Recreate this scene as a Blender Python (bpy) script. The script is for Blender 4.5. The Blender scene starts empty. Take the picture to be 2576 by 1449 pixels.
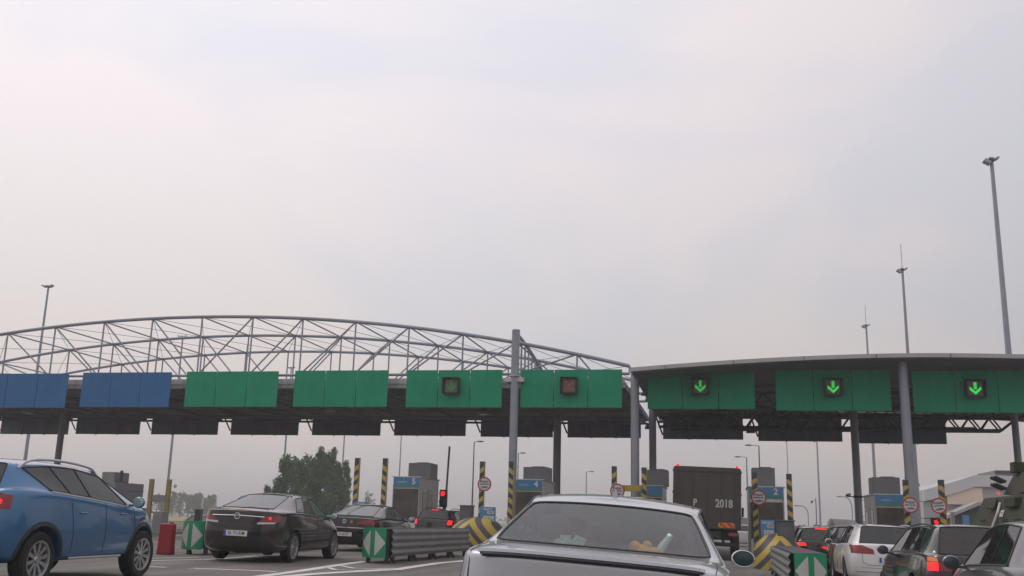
import bpy, bmesh, math, random
from math import sin, cos, pi, radians, sqrt, atan2
from mathutils import Vector, Matrix
from mathutils.bvhtree import BVHTree
from mathutils.geometry import delaunay_2d_cdt
random.seed(7)
S = bpy.context.scene
COL = S.collection
# ------------------------------------------------------------------ camera
CAMH, YAW, PITCH, ROLL, FPX = 1.2, radians(12), radians(13.2), radians(1.5), 2507.0
Fv = Vector((-sin(YAW)*cos(PITCH), cos(YAW)*cos(PITCH), sin(PITCH)))
R0 = Vector((cos(YAW), sin(YAW), 0)); U0 = R0.cross(Fv)
Rv = cos(ROLL)*R0 + sin(ROLL)*U0; Uv = cos(ROLL)*U0 - sin(ROLL)*R0
camd = bpy.data.cameras.new('camera'); cam = bpy.data.objects.new('camera', camd); COL.objects.link(cam)
camd.sensor_width = 36; camd.lens = 36*FPX/2576; camd.clip_start = 0.1; camd.clip_end = 6000
cam.matrix_world = Matrix(((Rv.x, Uv.x, -Fv.x, 0), (Rv.y, Uv.y, -Fv.y, 0), (Rv.z, Uv.z, -Fv.z, CAMH), (0, 0, 0, 1)))
S.camera = cam
# ------------------------------------------------------------------ world: hazy overcast sky
S.view_settings.view_transform = 'Standard'; S.view_settings.look = 'None'
S.view_settings.exposure = 0.0; S.view_settings.gamma = 1.0
SUN_EL, SUN_AZ = radians(48), radians(-55)      # azimuth from +Y towards +X
W = bpy.data.worlds.new('World'); S.world = W; W.use_nodes = True
nt = W.node_tree; nt.nodes.clear()
def wn(t, **k):
    n = nt.nodes.new(t)
    for a, b in k.items(): setattr(n, a, b)
    return n
tc = wn('ShaderNodeTexCoord')
sky = wn('ShaderNodeTexSky'); sky.sky_type = 'NISHITA'; sky.sun_disc = False
sky.sun_elevation = SUN_EL; sky.sun_rotation = SUN_AZ; sky.dust_density = 4; sky.air_density = 1.5
bg1 = wn('ShaderNodeBackground'); bg1.inputs[1].default_value = 0.06
nt.links.new(sky.outputs[0], bg1.inputs[0])
sep = wn('ShaderNodeSeparateXYZ'); nt.links.new(tc.outputs['Generated'], sep.inputs[0])
ramp = wn('ShaderNodeValToRGB'); nt.links.new(sep.outputs['Z'], ramp.inputs[0])
cr = ramp.color_ramp
cr.elements[0].position = 0.0; cr.elements[0].color = (.57, .515, .495, 1)
cr.elements[1].position = 0.55; cr.elements[1].color = (.90, .85, .875, 1)
for p_, c_ in ((.08, (.60, .55, .535, 1)), (.20, (.66, .63, .635, 1)), (.36, (.78, .74, .765, 1))):
    e = cr.elements.new(p_); e.color = c_
mp = wn('ShaderNodeMapping'); mp.inputs['Scale'].default_value = (1.0, 1.0, 2.2)
mp.inputs['Location'].default_value = (.35, .2, .1)
nt.links.new(tc.outputs['Generated'], mp.inputs[0])
nz = wn('ShaderNodeTexNoise'); nz.inputs['Scale'].default_value = 1.7; nz.inputs['Detail'].default_value = 5
nz.inputs['Roughness'].default_value = .48; nz.inputs['Distortion'].default_value = .35
nt.links.new(mp.outputs[0], nz.inputs['Vector'])
r2 = wn('ShaderNodeValToRGB'); r2.color_ramp.elements[0].position = .455; r2.color_ramp.elements[0].color = (.91, .95, 1.0, 1)
r2.color_ramp.elements[1].position = .56; r2.color_ramp.elements[1].color = (1.04, 1.01, 1.0, 1)
nt.links.new(nz.outputs[0], r2.inputs[0])
mul = wn('ShaderNodeMixRGB', blend_type='MULTIPLY'); mul.inputs[0].default_value = 1.0
nt.links.new(ramp.outputs[0], mul.inputs[1]); nt.links.new(r2.outputs[0], mul.inputs[2])
dt = wn('ShaderNodeVectorMath', operation='DOT_PRODUCT'); dt.inputs[1].default_value = (-.87, .5, 0); nt.links.new(tc.outputs['Generated'], dt.inputs[0])
mr = wn('ShaderNodeMapRange'); mr.inputs['From Min'].default_value = .15; mr.inputs['From Max'].default_value = .95; mr.inputs['To Min'].default_value = .87; mr.inputs['To Max'].default_value = 1.20
nt.links.new(dt.outputs['Value'], mr.inputs[0])
mul2 = wn('ShaderNodeVectorMath', operation='SCALE'); nt.links.new(mul.outputs[0], mul2.inputs[0]); nt.links.new(mr.outputs[0], mul2.inputs['Scale'])
bg2 = wn('ShaderNodeBackground'); bg2.inputs[1].default_value = 1.06
nt.links.new(mul2.outputs[0], bg2.inputs[0])
mx = wn('ShaderNodeMixShader'); mx.inputs[0].default_value = .93
nt.links.new(bg1.outputs[0], mx.inputs[1]); nt.links.new(bg2.outputs[0], mx.inputs[2])
out = wn('ShaderNodeOutputWorld'); nt.links.new(mx.outputs[0], out.inputs[0])
sd = bpy.data.lights.new('sun', 'SUN'); sd.energy = 0.7; sd.angle = radians(20); sd.color = (1, .95, .88)
sun = bpy.data.objects.new('sun', sd); COL.objects.link(sun)
sun.rotation_euler = Vector((sin(SUN_AZ)*cos(SUN_EL), cos(SUN_AZ)*cos(SUN_EL), sin(SUN_EL))).to_track_quat('Z', 'Y').to_euler()
# ------------------------------------------------------------------ positions
CP = Vector((0, 0, CAMH))
def ray(u, v): return Fv*FPX + Rv*(u-1288) - Uv*(v-724.5)
def P(u, v, Y):                      # point at road distance Y
    d = ray(u, v); return CP + d*(Y/d.y)
def PZ(u, v, Z):
    d = ray(u, v); return CP + d*((Z-CAMH)/d.z)
def gz(x, y=0):                      # the plaza falls about 2.4 % towards the right
    f = max(0, min(1, (130-y)/60)); return -.024*(max(-10, min(30, x))+.8)*f
def G(u, v):
    z = 0
    for _ in range(30):
        q = PZ(u, v, z); z = gz(q.x, q.y)
    return q
# ------------------------------------------------------------------ helpers
def tag(o, label=None, cat=None, group=None, kind=None):
    if label: o['label'] = label
    if cat: o['category'] = cat
    if group: o['group'] = group
    if kind: o['kind'] = kind
    return o
def thing(name, label, cat, loc=(0, 0, 0), rz=0, group=None, rx=0, ry=0):
    o = bpy.data.objects.new(name, None); COL.objects.link(o)
    o.location = loc; o.rotation_euler = (rx, ry, rz); o.empty_display_size = .2
    return tag(o, label, cat, group)
def copy_tree(o, parent=None):
    c = o.copy(); COL.objects.link(c); c.parent = parent
    for ch in list(o.children): copy_tree(ch, c)
    return c
MATS = {}
def mat(name, col, rough=.6, metal=0, var=.12, scale=3.0, bump=0, spec=.5, emit=None, es=0, coat=0, dark_back=False, bscale=None, streak=0):
    if name in MATS: return MATS[name]
    m = bpy.data.materials.new(name); m.use_nodes = True; t = m.node_tree; b = t.nodes['Principled BSDF']
    b.inputs['Roughness'].default_value = rough; b.inputs['Metallic'].default_value = metal
    b.inputs['Specular IOR Level'].default_value = spec; b.inputs['Coat Weight'].default_value = coat
    b.inputs['Coat Roughness'].default_value = .06
    col = tuple(col)+(1,) if len(col) == 3 else col
    b.inputs['Base Color'].default_value = col
    src = None
    if var:
        c = t.nodes.new('ShaderNodeTexCoord'); n = t.nodes.new('ShaderNodeTexNoise'); n.inputs['Scale'].default_value = scale
        n.inputs['Detail'].default_value = 6; n.inputs['Roughness'].default_value = .65
        t.links.new(c.outputs['Object'], n.inputs['Vector'])
        r = t.nodes.new('ShaderNodeMapRange'); r.inputs['From Min'].default_value = .3; r.inputs['From Max'].default_value = .7
        r.inputs['To Min'].default_value = 1-var; r.inputs['To Max'].default_value = 1+var
        t.links.new(n.outputs[0], r.inputs[0])
        mm = t.nodes.new('ShaderNodeMixRGB'); mm.blend_type = 'MULTIPLY'; mm.inputs[0].default_value = 1; mm.inputs[1].default_value = col
        t.links.new(r.outputs[0], mm.inputs[2]); src = mm.outputs[0]
        if streak:
            mp_ = t.nodes.new('ShaderNodeMapping'); mp_.inputs['Scale'].default_value = (2.2, 2.2, .35); t.links.new(c.outputs['Object'], mp_.inputs[0])
            n3 = t.nodes.new('ShaderNodeTexNoise'); n3.inputs['Scale'].default_value = 1.6; n3.inputs['Detail'].default_value = 5; t.links.new(mp_.outputs[0], n3.inputs[0])
            k3 = t.nodes.new('ShaderNodeMapRange'); k3.inputs['From Min'].default_value = .38; k3.inputs['From Max'].default_value = .62; k3.inputs['To Min'].default_value = 1-streak; k3.inputs['To Max'].default_value = 1+streak*.4; t.links.new(n3.outputs[0], k3.inputs[0])
            m3 = t.nodes.new('ShaderNodeMixRGB'); m3.blend_type = 'MULTIPLY'; m3.inputs[0].default_value = 1; t.links.new(src, m3.inputs[1]); t.links.new(k3.outputs[0], m3.inputs[2]); src = m3.outputs[0]
        t.links.new(src, b.inputs['Base Color'])
        rr = t.nodes.new('ShaderNodeMapRange'); rr.inputs['To Min'].default_value = max(.03, rough-.08); rr.inputs['To Max'].default_value = min(1, rough+.1)
        t.links.new(n.outputs[0], rr.inputs[0]); t.links.new(rr.outputs[0], b.inputs['Roughness'])
        if bump:
            n2 = t.nodes.new('ShaderNodeTexNoise'); n2.inputs['Scale'].default_value = bscale or scale*6; n2.inputs['Detail'].default_value = 4
            t.links.new(c.outputs['Object'], n2.inputs['Vector'])
            bu = t.nodes.new('ShaderNodeBump'); bu.inputs['Strength'].default_value = bump; bu.inputs['Distance'].default_value = .02
            t.links.new(n2.outputs[0], bu.inputs['Height']); t.links.new(bu.outputs[0], b.inputs['Normal'])
    if emit:
        b.inputs['Emission Color'].default_value = tuple(emit)+(1,); b.inputs['Emission Strength'].default_value = es
    if dark_back:
        g = t.nodes.new('ShaderNodeNewGeometry'); d = t.nodes.new('ShaderNodeBsdfDiffuse'); d.inputs[0].default_value = (.03, .03, .032, 1)
        ms = t.nodes.new('ShaderNodeMixShader'); o = t.nodes['Material Output']
        t.links.new(g.outputs['Backfacing'], ms.inputs[0]); t.links.new(b.outputs[0], ms.inputs[1]); t.links.new(d.outputs[0], ms.inputs[2])
        t.links.new(ms.outputs[0], o.inputs[0])
    MATS[name] = m; return m
def glass(name, tint=(.35, .38, .38), gl=.12, dirt=.25, dirtcol=(.25, .26, .27)):
    if name in MATS: return MATS[name]
    m = bpy.data.materials.new(name); m.use_nodes = True; t = m.node_tree; t.nodes.clear()
    tr = t.nodes.new('ShaderNodeBsdfTransparent'); tr.inputs[0].default_value = tuple(tint)+(1,)
    g = t.nodes.new('ShaderNodeBsdfGlossy'); g.inputs['Roughness'].default_value = .04
    f = t.nodes.new('ShaderNodeFresnel'); f.inputs[0].default_value = 1.45
    ad = t.nodes.new('ShaderNodeMath'); ad.operation = 'ADD'; ad.inputs[1].default_value = gl; ad.use_clamp = True
    t.links.new(f.outputs[0], ad.inputs[0])
    m1 = t.nodes.new('ShaderNodeMixShader'); t.links.new(ad.outputs[0], m1.inputs[0]); t.links.new(tr.outputs[0], m1.inputs[1]); t.links.new(g.outputs[0], m1.inputs[2])
    d = t.nodes.new('ShaderNodeBsdfDiffuse'); d.inputs[0].default_value = tuple(dirtcol)+(1,)
    c = t.nodes.new('ShaderNodeTexCoord'); n = t.nodes.new('ShaderNodeTexNoise'); n.inputs['Scale'].default_value = 3; n.inputs['Detail'].default_value = 5
    t.links.new(c.outputs['Object'], n.inputs['Vector'])
    r = t.nodes.new('ShaderNodeMapRange'); r.inputs['To Min'].default_value = dirt*.6; r.inputs['To Max'].default_value = dirt*1.4
    t.links.new(n.outputs[0], r.inputs[0])
    m2 = t.nodes.new('ShaderNodeMixShader'); t.links.new(r.outputs[0], m2.inputs[0]); t.links.new(m1.outputs[0], m2.inputs[1]); t.links.new(d.outputs[0], m2.inputs[2])
    o = t.nodes.new('ShaderNodeOutputMaterial'); t.links.new(m2.outputs[0], o.inputs[0])
    MATS[name] = m; return m
def stripes(name, kx, period, c1, c2, duty=.5, absx=False, off=0, ky=0, rough=.55):
    if name in MATS: return MATS[name]
    m = bpy.data.materials.new(name); m.use_nodes = True; t = m.node_tree; b = t.nodes['Principled BSDF']; b.inputs['Roughness'].default_value = rough
    c = t.nodes.new('ShaderNodeTexCoord'); s = t.nodes.new('ShaderNodeSeparateXYZ'); t.links.new(c.outputs['Object'], s.inputs[0])
    def M(op, a, b2):
        n = t.nodes.new('ShaderNodeMath'); n.operation = op
        for i, q in enumerate((a, b2)):
            if q is None: continue
            if isinstance(q, (int, float)): n.inputs[i].default_value = q
            else: t.links.new(q, n.inputs[i])
        return n.outputs[0]
    x = s.outputs[0]
    if absx: x = M('ABSOLUTE', x, None)
    v = M('ADD', s.outputs[2], M('MULTIPLY', x, kx))
    v = M('ADD', v, M('MULTIPLY', s.outputs[1], ky))
    v = M('FRACT', M('ADD', M('DIVIDE', v, period), off), None)
    v = M('GREATER_THAN', v, duty)
    nn = t.nodes.new('ShaderNodeTexNoise'); nn.inputs['Scale'].default_value = 5; nn.inputs['Detail'].default_value = 6
    t.links.new(c.outputs['Object'], nn.inputs['Vector'])
    r = t.nodes.new('ShaderNodeMapRange'); r.inputs['To Min'].default_value = .72; r.inputs['To Max'].default_value = 1.2; t.links.new(nn.outputs[0], r.inputs[0])
    mxr = t.nodes.new('ShaderNodeMixRGB'); mxr.inputs[1].default_value = tuple(c1)+(1,); mxr.inputs[2].default_value = tuple(c2)+(1,); t.links.new(v, mxr.inputs[0])
    mm = t.nodes.new('ShaderNodeMixRGB'); mm.blend_type = 'MULTIPLY'; mm.inputs[0].default_value = 1; t.links.new(mxr.outputs[0], mm.inputs[1]); t.links.new(r.outputs[0], mm.inputs[2])
    t.links.new(mm.outputs[0], b.inputs['Base Color']); MATS[name] = m; return m

class MB:
    def __init__(s): s.v = []; s.f = []; s.m = []
    def add(s, vs, fs, mi=0):
        o = len(s.v); s.v += [tuple(q) for q in vs]; s.f += [tuple(i+o for i in f) for f in fs]; s.m += [mi]*len(fs); return s
    def box(s, c, d, rz=0, mi=0, taper=1.0, M=None):
        x, y, z = d[0]/2, d[1]/2, d[2]/2
        vs = [Vector((a*x*(taper if k > 0 else 1), b*y*(taper if k > 0 else 1), k*z)) for k in (-1, 1) for a, b in ((-1, -1), (1, -1), (1, 1), (-1, 1))]
        R = M if M is not None else Matrix.Rotation(rz, 3, 'Z')
        vs = [R @ q + Vector(c) for q in vs]
        return s.add(vs, [(0, 3, 2, 1), (4, 5, 6, 7), (0, 1, 5, 4), (1, 2, 6, 5), (2, 3, 7, 6), (3, 0, 4, 7)], mi)
    def bar(s, p, q, w, h=None, mi=0):
        p = Vector(p); q = Vector(q); h = h or w; d = q-p; L = d.length
        M = d.to_track_quat('Y', 'Z').to_matrix()
        return s.box((p+q)/2, (w, L, h), mi=mi, M=M)
    def tube(s, pts, r, n=8, mi=0, cap=True):
        pts = [Vector(p) for p in pts]; rs = r if isinstance(r, (list, tuple)) else [r]*len(pts)
        rings = []; prev = None
        for i, p in enumerate(pts):
            d = (pts[min(i+1, len(pts)-1)] - pts[max(i-1, 0)]).normalized()
            if prev is None:
                a = d.orthogonal().normalized()
            else: a = (prev - d*prev.dot(d)).normalized()
            prev = a; b = d.cross(a)
            rings.append([p + (a*cos(2*pi*k/n) + b*sin(2*pi*k/n))*rs[i] for k in range(n)])
        vs = [q for R in rings for q in R]; fs = []
        for i in range(len(pts)-1):
            for k in range(n):
                fs.append((i*n+k, i*n+(k+1) % n, (i+1)*n+(k+1) % n, (i+1)*n+k))
        if cap: fs += [tuple(range(n))[::-1], tuple((len(pts)-1)*n+k for k in range(n))]
        return s.add(vs, fs, mi)
    def lathe(s, prof, axis='Z', n=24, c=(0, 0, 0), mi=0):      # prof: (radius, along)
        vs = []; c = Vector(c)
        for r, h in prof:
            for k in range(n):
                a = 2*pi*k/n; x, y = r*cos(a), r*sin(a)
                q = {'Z': (x, y, h), 'X': (h, x, y), 'Y': (x, h, y)}[axis]
                vs.append(c+Vector(q))
        fs = [(i*n+k, i*n+(k+1) % n, (i+1)*n+(k+1) % n, (i+1)*n+k) for i in range(len(prof)-1) for k in range(n)]
        return s.add(vs, fs, mi)
    def prism(s, outline, y0, y1, axis='Y', mi=0):              # outline in the plane across the axis
        n = len(outline)
        def q(a, b, h): return {'Y': (a, h, b), 'X': (h, a, b), 'Z': (a, b, h)}[axis]
        vs = [q(a, b, y0) for a, b in outline] + [q(a, b, y1) for a, b in outline]
        fs = [tuple(range(n)), tuple(range(n, 2*n))[::-1]] + [(i, (i+1) % n, n+(i+1) % n, n+i) for i in range(n)]
        return s.add(vs, fs, mi)
    def ell(s, c, r, n=14, m=9, mi=0, M=None):
        vs = []; c = Vector(c)
        for i in range(m+1):
            t = pi*i/m
            for k in range(n):
                a = 2*pi*k/n; q = Vector((r[0]*sin(t)*cos(a), r[1]*sin(t)*sin(a), r[2]*cos(t)))
                vs.append((M @ q if M else q)+c)
        fs = [(i*n+k, (i+1)*n+k, (i+1)*n+(k+1) % n, i*n+(k+1) % n) for i in range(m) for k in range(n)]
        return s.add(vs, fs, mi)
    def build(s, name, mats, parent=None, smooth=False, bevel=0, world=False, fix=True, kind=None):
        me = bpy.data.meshes.new(name)
        off = Vector(parent.location) if (world and parent) else Vector((0, 0, 0))
        me.from_pydata([Vector(q)-off for q in s.v], [], s.f)
        if not isinstance(mats, (list, tuple)): mats = [mats]
        for q in mats: me.materials.append(q)
        for p_, i in zip(me.polygons, s.m): p_.material_index = i
        if fix:
            b = bmesh.new(); b.from_mesh(me); bmesh.ops.remove_doubles(b, verts=b.verts, dist=1e-5)
            bmesh.ops.recalc_face_normals(b, faces=b.faces); b.to_mesh(me); b.free()
        if smooth:
            me.shade_smooth()
            try: me.set_sharp_from_angle(angle=radians(38))
            except Exception: pass
        o = bpy.data.objects.new(name, me); COL.objects.link(o)
        if parent: o.parent = parent
        if bevel:
            bv = o.modifiers.new('bevel', 'BEVEL'); bv.width = bevel; bv.segments = 2; bv.limit_method = 'ANGLE'; bv.angle_limit = radians(40)
        if kind: o['kind'] = kind
        return o
def text(name, body, size, m, parent, loc, rot=(pi/2, 0, 0), bold=.02, ext=.003, align='CENTER', sx=1.0):
    cu = bpy.data.curves.new(name, 'FONT'); cu.body = body; cu.size = size; cu.align_x = align; cu.align_y = 'CENTER'
    cu.offset = bold*size; cu.extrude = ext; cu.resolution_u = 3
    o = bpy.data.objects.new(name, cu); COL.objects.link(o)
    dg = bpy.context.evaluated_depsgraph_get(); me = bpy.data.meshes.new_from_object(o.evaluated_get(dg)); me.name = name
    bpy.data.objects.remove(o); bpy.data.curves.remove(cu)
    me.materials.clear(); me.materials.append(m)
    o = bpy.data.objects.new(name, me); COL.objects.link(o); o.parent = parent; o.location = loc; o.rotation_euler = rot; o.scale = (sx, 1, 1)
    return o
# ------------------------------------------------------------------ materials
galv = mat('galvanised_steel', (.30, .315, .33), .45, .35, .1, 1.5)
steelgrey = mat('painted_steel', (.30, .325, .37), .45, .2, .14, 1.0)
darkst = mat('dark_steel', (.05, .055, .062), .6, .2, .2, 1.0)
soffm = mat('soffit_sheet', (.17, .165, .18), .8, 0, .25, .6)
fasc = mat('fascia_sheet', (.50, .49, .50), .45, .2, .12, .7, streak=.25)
black = mat('black_plastic', (.02, .02, .021), .5, 0, .2, 6)
rubber = mat('tyre_rubber', (.018, .018, .018), .85, 0, .3, 12)
rimm = mat('alloy_rim', (.42, .43, .44), .3, .8, .1, 8)
chrome = mat('chrome_trim', (.7, .7, .72), .12, 1, 0)
white = mat('white_sheet', (.72, .72, .72), .5, 0, .06, 4)
greyp = mat('grey_panel', (.22, .225, .235), .5, .2, .12, 2)
concrete = mat('concrete', (.30, .29, .27), .9, 0, .2, 3, .3)
greens = mat('sign_green', (.002, .30, .155), .55, 0, .10, .8, spec=.25, streak=.06)
blues = mat('sign_blue', (.032, .155, .36), .55, 0, .10, .8, spec=.25, streak=.06)
backs = mat('sign_back_sheet', (.14, .18, .24), .5, .2, .15, .9, streak=.12)
redl = mat('red_lamp_lit', (.45, .01, .01), .2, 0, 0, emit=(1, .012, .015), es=1.5)
redd = mat('red_lamp_glass', (.28, .012, .012), .12, 0, .2, 9, coat=.6)
clearl = mat('clear_lamp_glass', (.6, .6, .6), .15, 0, .1, 9, coat=.5)
orange = mat('amber_lamp_glass', (.7, .16, .02), .2, 0, .1, 9, emit=(1, .25, .03), es=.15)
yel = mat('yellow_paint', (.44, .32, .035), .5, 0, .15, 3)
numw = mat('white_lettering', (.75, .75, .75), .5, 0, 0)
numb = mat('black_lettering', (.02, .02, .02), .5, 0, 0)
lens_ = mat('lens_glass', (.05, .075, .08), .10, 0, 0)

# ================================================================== GROUND
def sheet(name, xs, ys, dz, m, kind='structure'):
    b = MB(); nx = len(xs)
    vs = [(x, y, gz(x, y)+dz) for y in ys for x in xs]
    fs = [(j*nx+i, j*nx+i+1, (j+1)*nx+i+1, (j+1)*nx+i) for j in range(len(ys)-1) for i in range(nx-1)]
    b.add(vs, fs); o = b.build(name, m, fix=False); o['kind'] = kind; return o
def ground_mat(name, c1, c2, c3, sc):
    m = bpy.data.materials.new(name); m.use_nodes = True; t = m.node_tree; b = t.nodes['Principled BSDF']; b.inputs['Roughness'].default_value = .9
    c = t.nodes.new('ShaderNodeTexCoord'); n1 = t.nodes.new('ShaderNodeTexNoise'); n1.inputs['Scale'].default_value = sc; n1.inputs['Detail'].default_value = 8
    n2 = t.nodes.new('ShaderNodeTexNoise'); n2.inputs['Scale'].default_value = sc*60; n2.inputs['Detail'].default_value = 3
    t.links.new(c.outputs['Object'], n1.inputs[0]); t.links.new(c.outputs['Object'], n2.inputs[0])
    r = t.nodes.new('ShaderNodeValToRGB'); r.color_ramp.elements[0].position = .35; r.color_ramp.elements[1].position = .68
    r.color_ramp.elements[0].color = c1+(1,); r.color_ramp.elements[1].color = c2+(1,); t.links.new(n1.outputs[0], r.inputs[0])
    mm = t.nodes.new('ShaderNodeMixRGB'); mm.blend_type = 'MIX'; t.links.new(r.outputs[0], mm.inputs[1]); mm.inputs[2].default_value = c3+(1,)
    k = t.nodes.new('ShaderNodeMapRange'); k.inputs['From Min'].default_value = .45; k.inputs['From Max'].default_value = .75; k.inputs['To Max'].default_value = .6
    t.links.new(n2.outputs[0], k.inputs[0]); t.links.new(k.outputs[0], mm.inputs[0]); t.links.new(mm.outputs[0], b.inputs['Base Color'])
    if name == 'asphalt':
        mpn = t.nodes.new('ShaderNodeMapping'); mpn.inputs['Scale'].default_value = (1.1, .06, 1); t.links.new(c.outputs['Object'], mpn.inputs[0])
        n3 = t.nodes.new('ShaderNodeTexNoise'); n3.inputs['Scale'].default_value = 1.2; n3.inputs['Detail'].default_value = 5; t.links.new(mpn.outputs[0], n3.inputs[0])
        k3 = t.nodes.new('ShaderNodeMapRange'); k3.inputs['From Min'].default_value = .35; k3.inputs['From Max'].default_value = .65; k3.inputs['To Min'].default_value = .68; k3.inputs['To Max'].default_value = 1.12; t.links.new(n3.outputs[0], k3.inputs[0])
        vo = t.nodes.new('ShaderNodeTexVoronoi'); vo.inputs['Scale'].default_value = .55; t.links.new(c.outputs['Object'], vo.inputs[0])
        k4 = t.nodes.new('ShaderNodeMapRange'); k4.inputs['From Max'].default_value = .16; k4.inputs['To Min'].default_value = .55; t.links.new(vo.outputs[0], k4.inputs[0])
        m3 = t.nodes.new('ShaderNodeMath'); m3.operation = 'MULTIPLY'; t.links.new(k3.outputs[0], m3.inputs[0]); t.links.new(k4.outputs[0], m3.inputs[1])
        m4 = t.nodes.new('ShaderNodeMixRGB'); m4.blend_type = 'MULTIPLY'; m4.inputs[0].default_value = 1; t.links.new(mm.outputs[0], m4.inputs[1]); t.links.new(m3.outputs[0], m4.inputs[2]); t.links.new(m4.outputs[0], b.inputs['Base Color'])
    bu = t.nodes.new('ShaderNodeBump'); bu.inputs['Strength'].default_value = .3; bu.inputs['Distance'].default_value = .01
    t.links.new(n2.outputs[0], bu.inputs['Height']); t.links.new(bu.outputs[0], b.inputs['Normal']); return m
XS = [-3000, -400, -120, -70, -45, -30, -15, -10, 0, 15, 30, 60, 150, 500, 3000]
YS = [-60, -20, 0, 20, 40, 60, 70, 85, 100, 115, 130, 200, 400, 1000, 4000]
sheet('ground', XS, YS, -.12, ground_mat('field', (.07, .085, .035), (.12, .12, .055), (.16, .14, .08), .02))
sheet('road', [-45, -30, -15, -10, 0, 15, 30], [-20, 0, 20, 40, 60, 70, 85, 100, 115, 130, 200], 0, ground_mat('asphalt', (.135, .124, .112), (.18, .165, .15), (.10, .094, .088), .35))
sheet('wheat_field', [-260, -120, -70], [150, 200, 400], -.06, ground_mat('wheat', (.26, .20, .09), (.32, .25, .12), (.2, .17, .08), .05))
linem = mat('road_paint', (.62, .61, .58), .7, 0, .18, 1.2)
def line(pts, w, name='lane_marking'):
    b = MB(); q = []
    for i, p in enumerate(pts):
        p = Vector(p); d = (Vector(pts[min(i+1, len(pts)-1)])-Vector(pts[max(0, i-1)])); d.z = 0; d.normalize(); n = Vector((-d.y, d.x, 0))*w/2
        for s_ in (1, -1):
            r = p+n*s_; q.append((r.x, r.y, gz(r.x, r.y)+.006))
    b.add(q, [(2*i, 2*i+1, 2*i+3, 2*i+2) for i in range(len(pts)-1)]); o = b.build(name, linem, fix=False); o['kind'] = 'structure'
def gline(uv, w): line([G(u, v) for u, v in uv], w)
gline([(600, 1458), (731, 1440), (794, 1431), (854, 1421.5), (921, 1412.5)], .22)
gline([(690, 1453), (800, 1443.5), (869, 1439.5), (999, 1433), (1034, 1427), (1110, 1416), (1189, 1409.5), (1300, 1401)], .24)
gline([(822, 1427.5), (845, 1434), (900, 1436), (999, 1432)], .14)
gline([(858, 1423.5), (890, 1430), (950, 1431), (1000, 1430)], .14)
gline([(300, 1412), (372, 1411), (517, 1408), (557, 1406.5), (644, 1399)], .16)
gline([(300, 1405.5), (380, 1405), (500, 1402.5)], .12)
gline([(300, 1423), (370, 1426), (644, 1436), (695, 1439)], .16)

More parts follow.
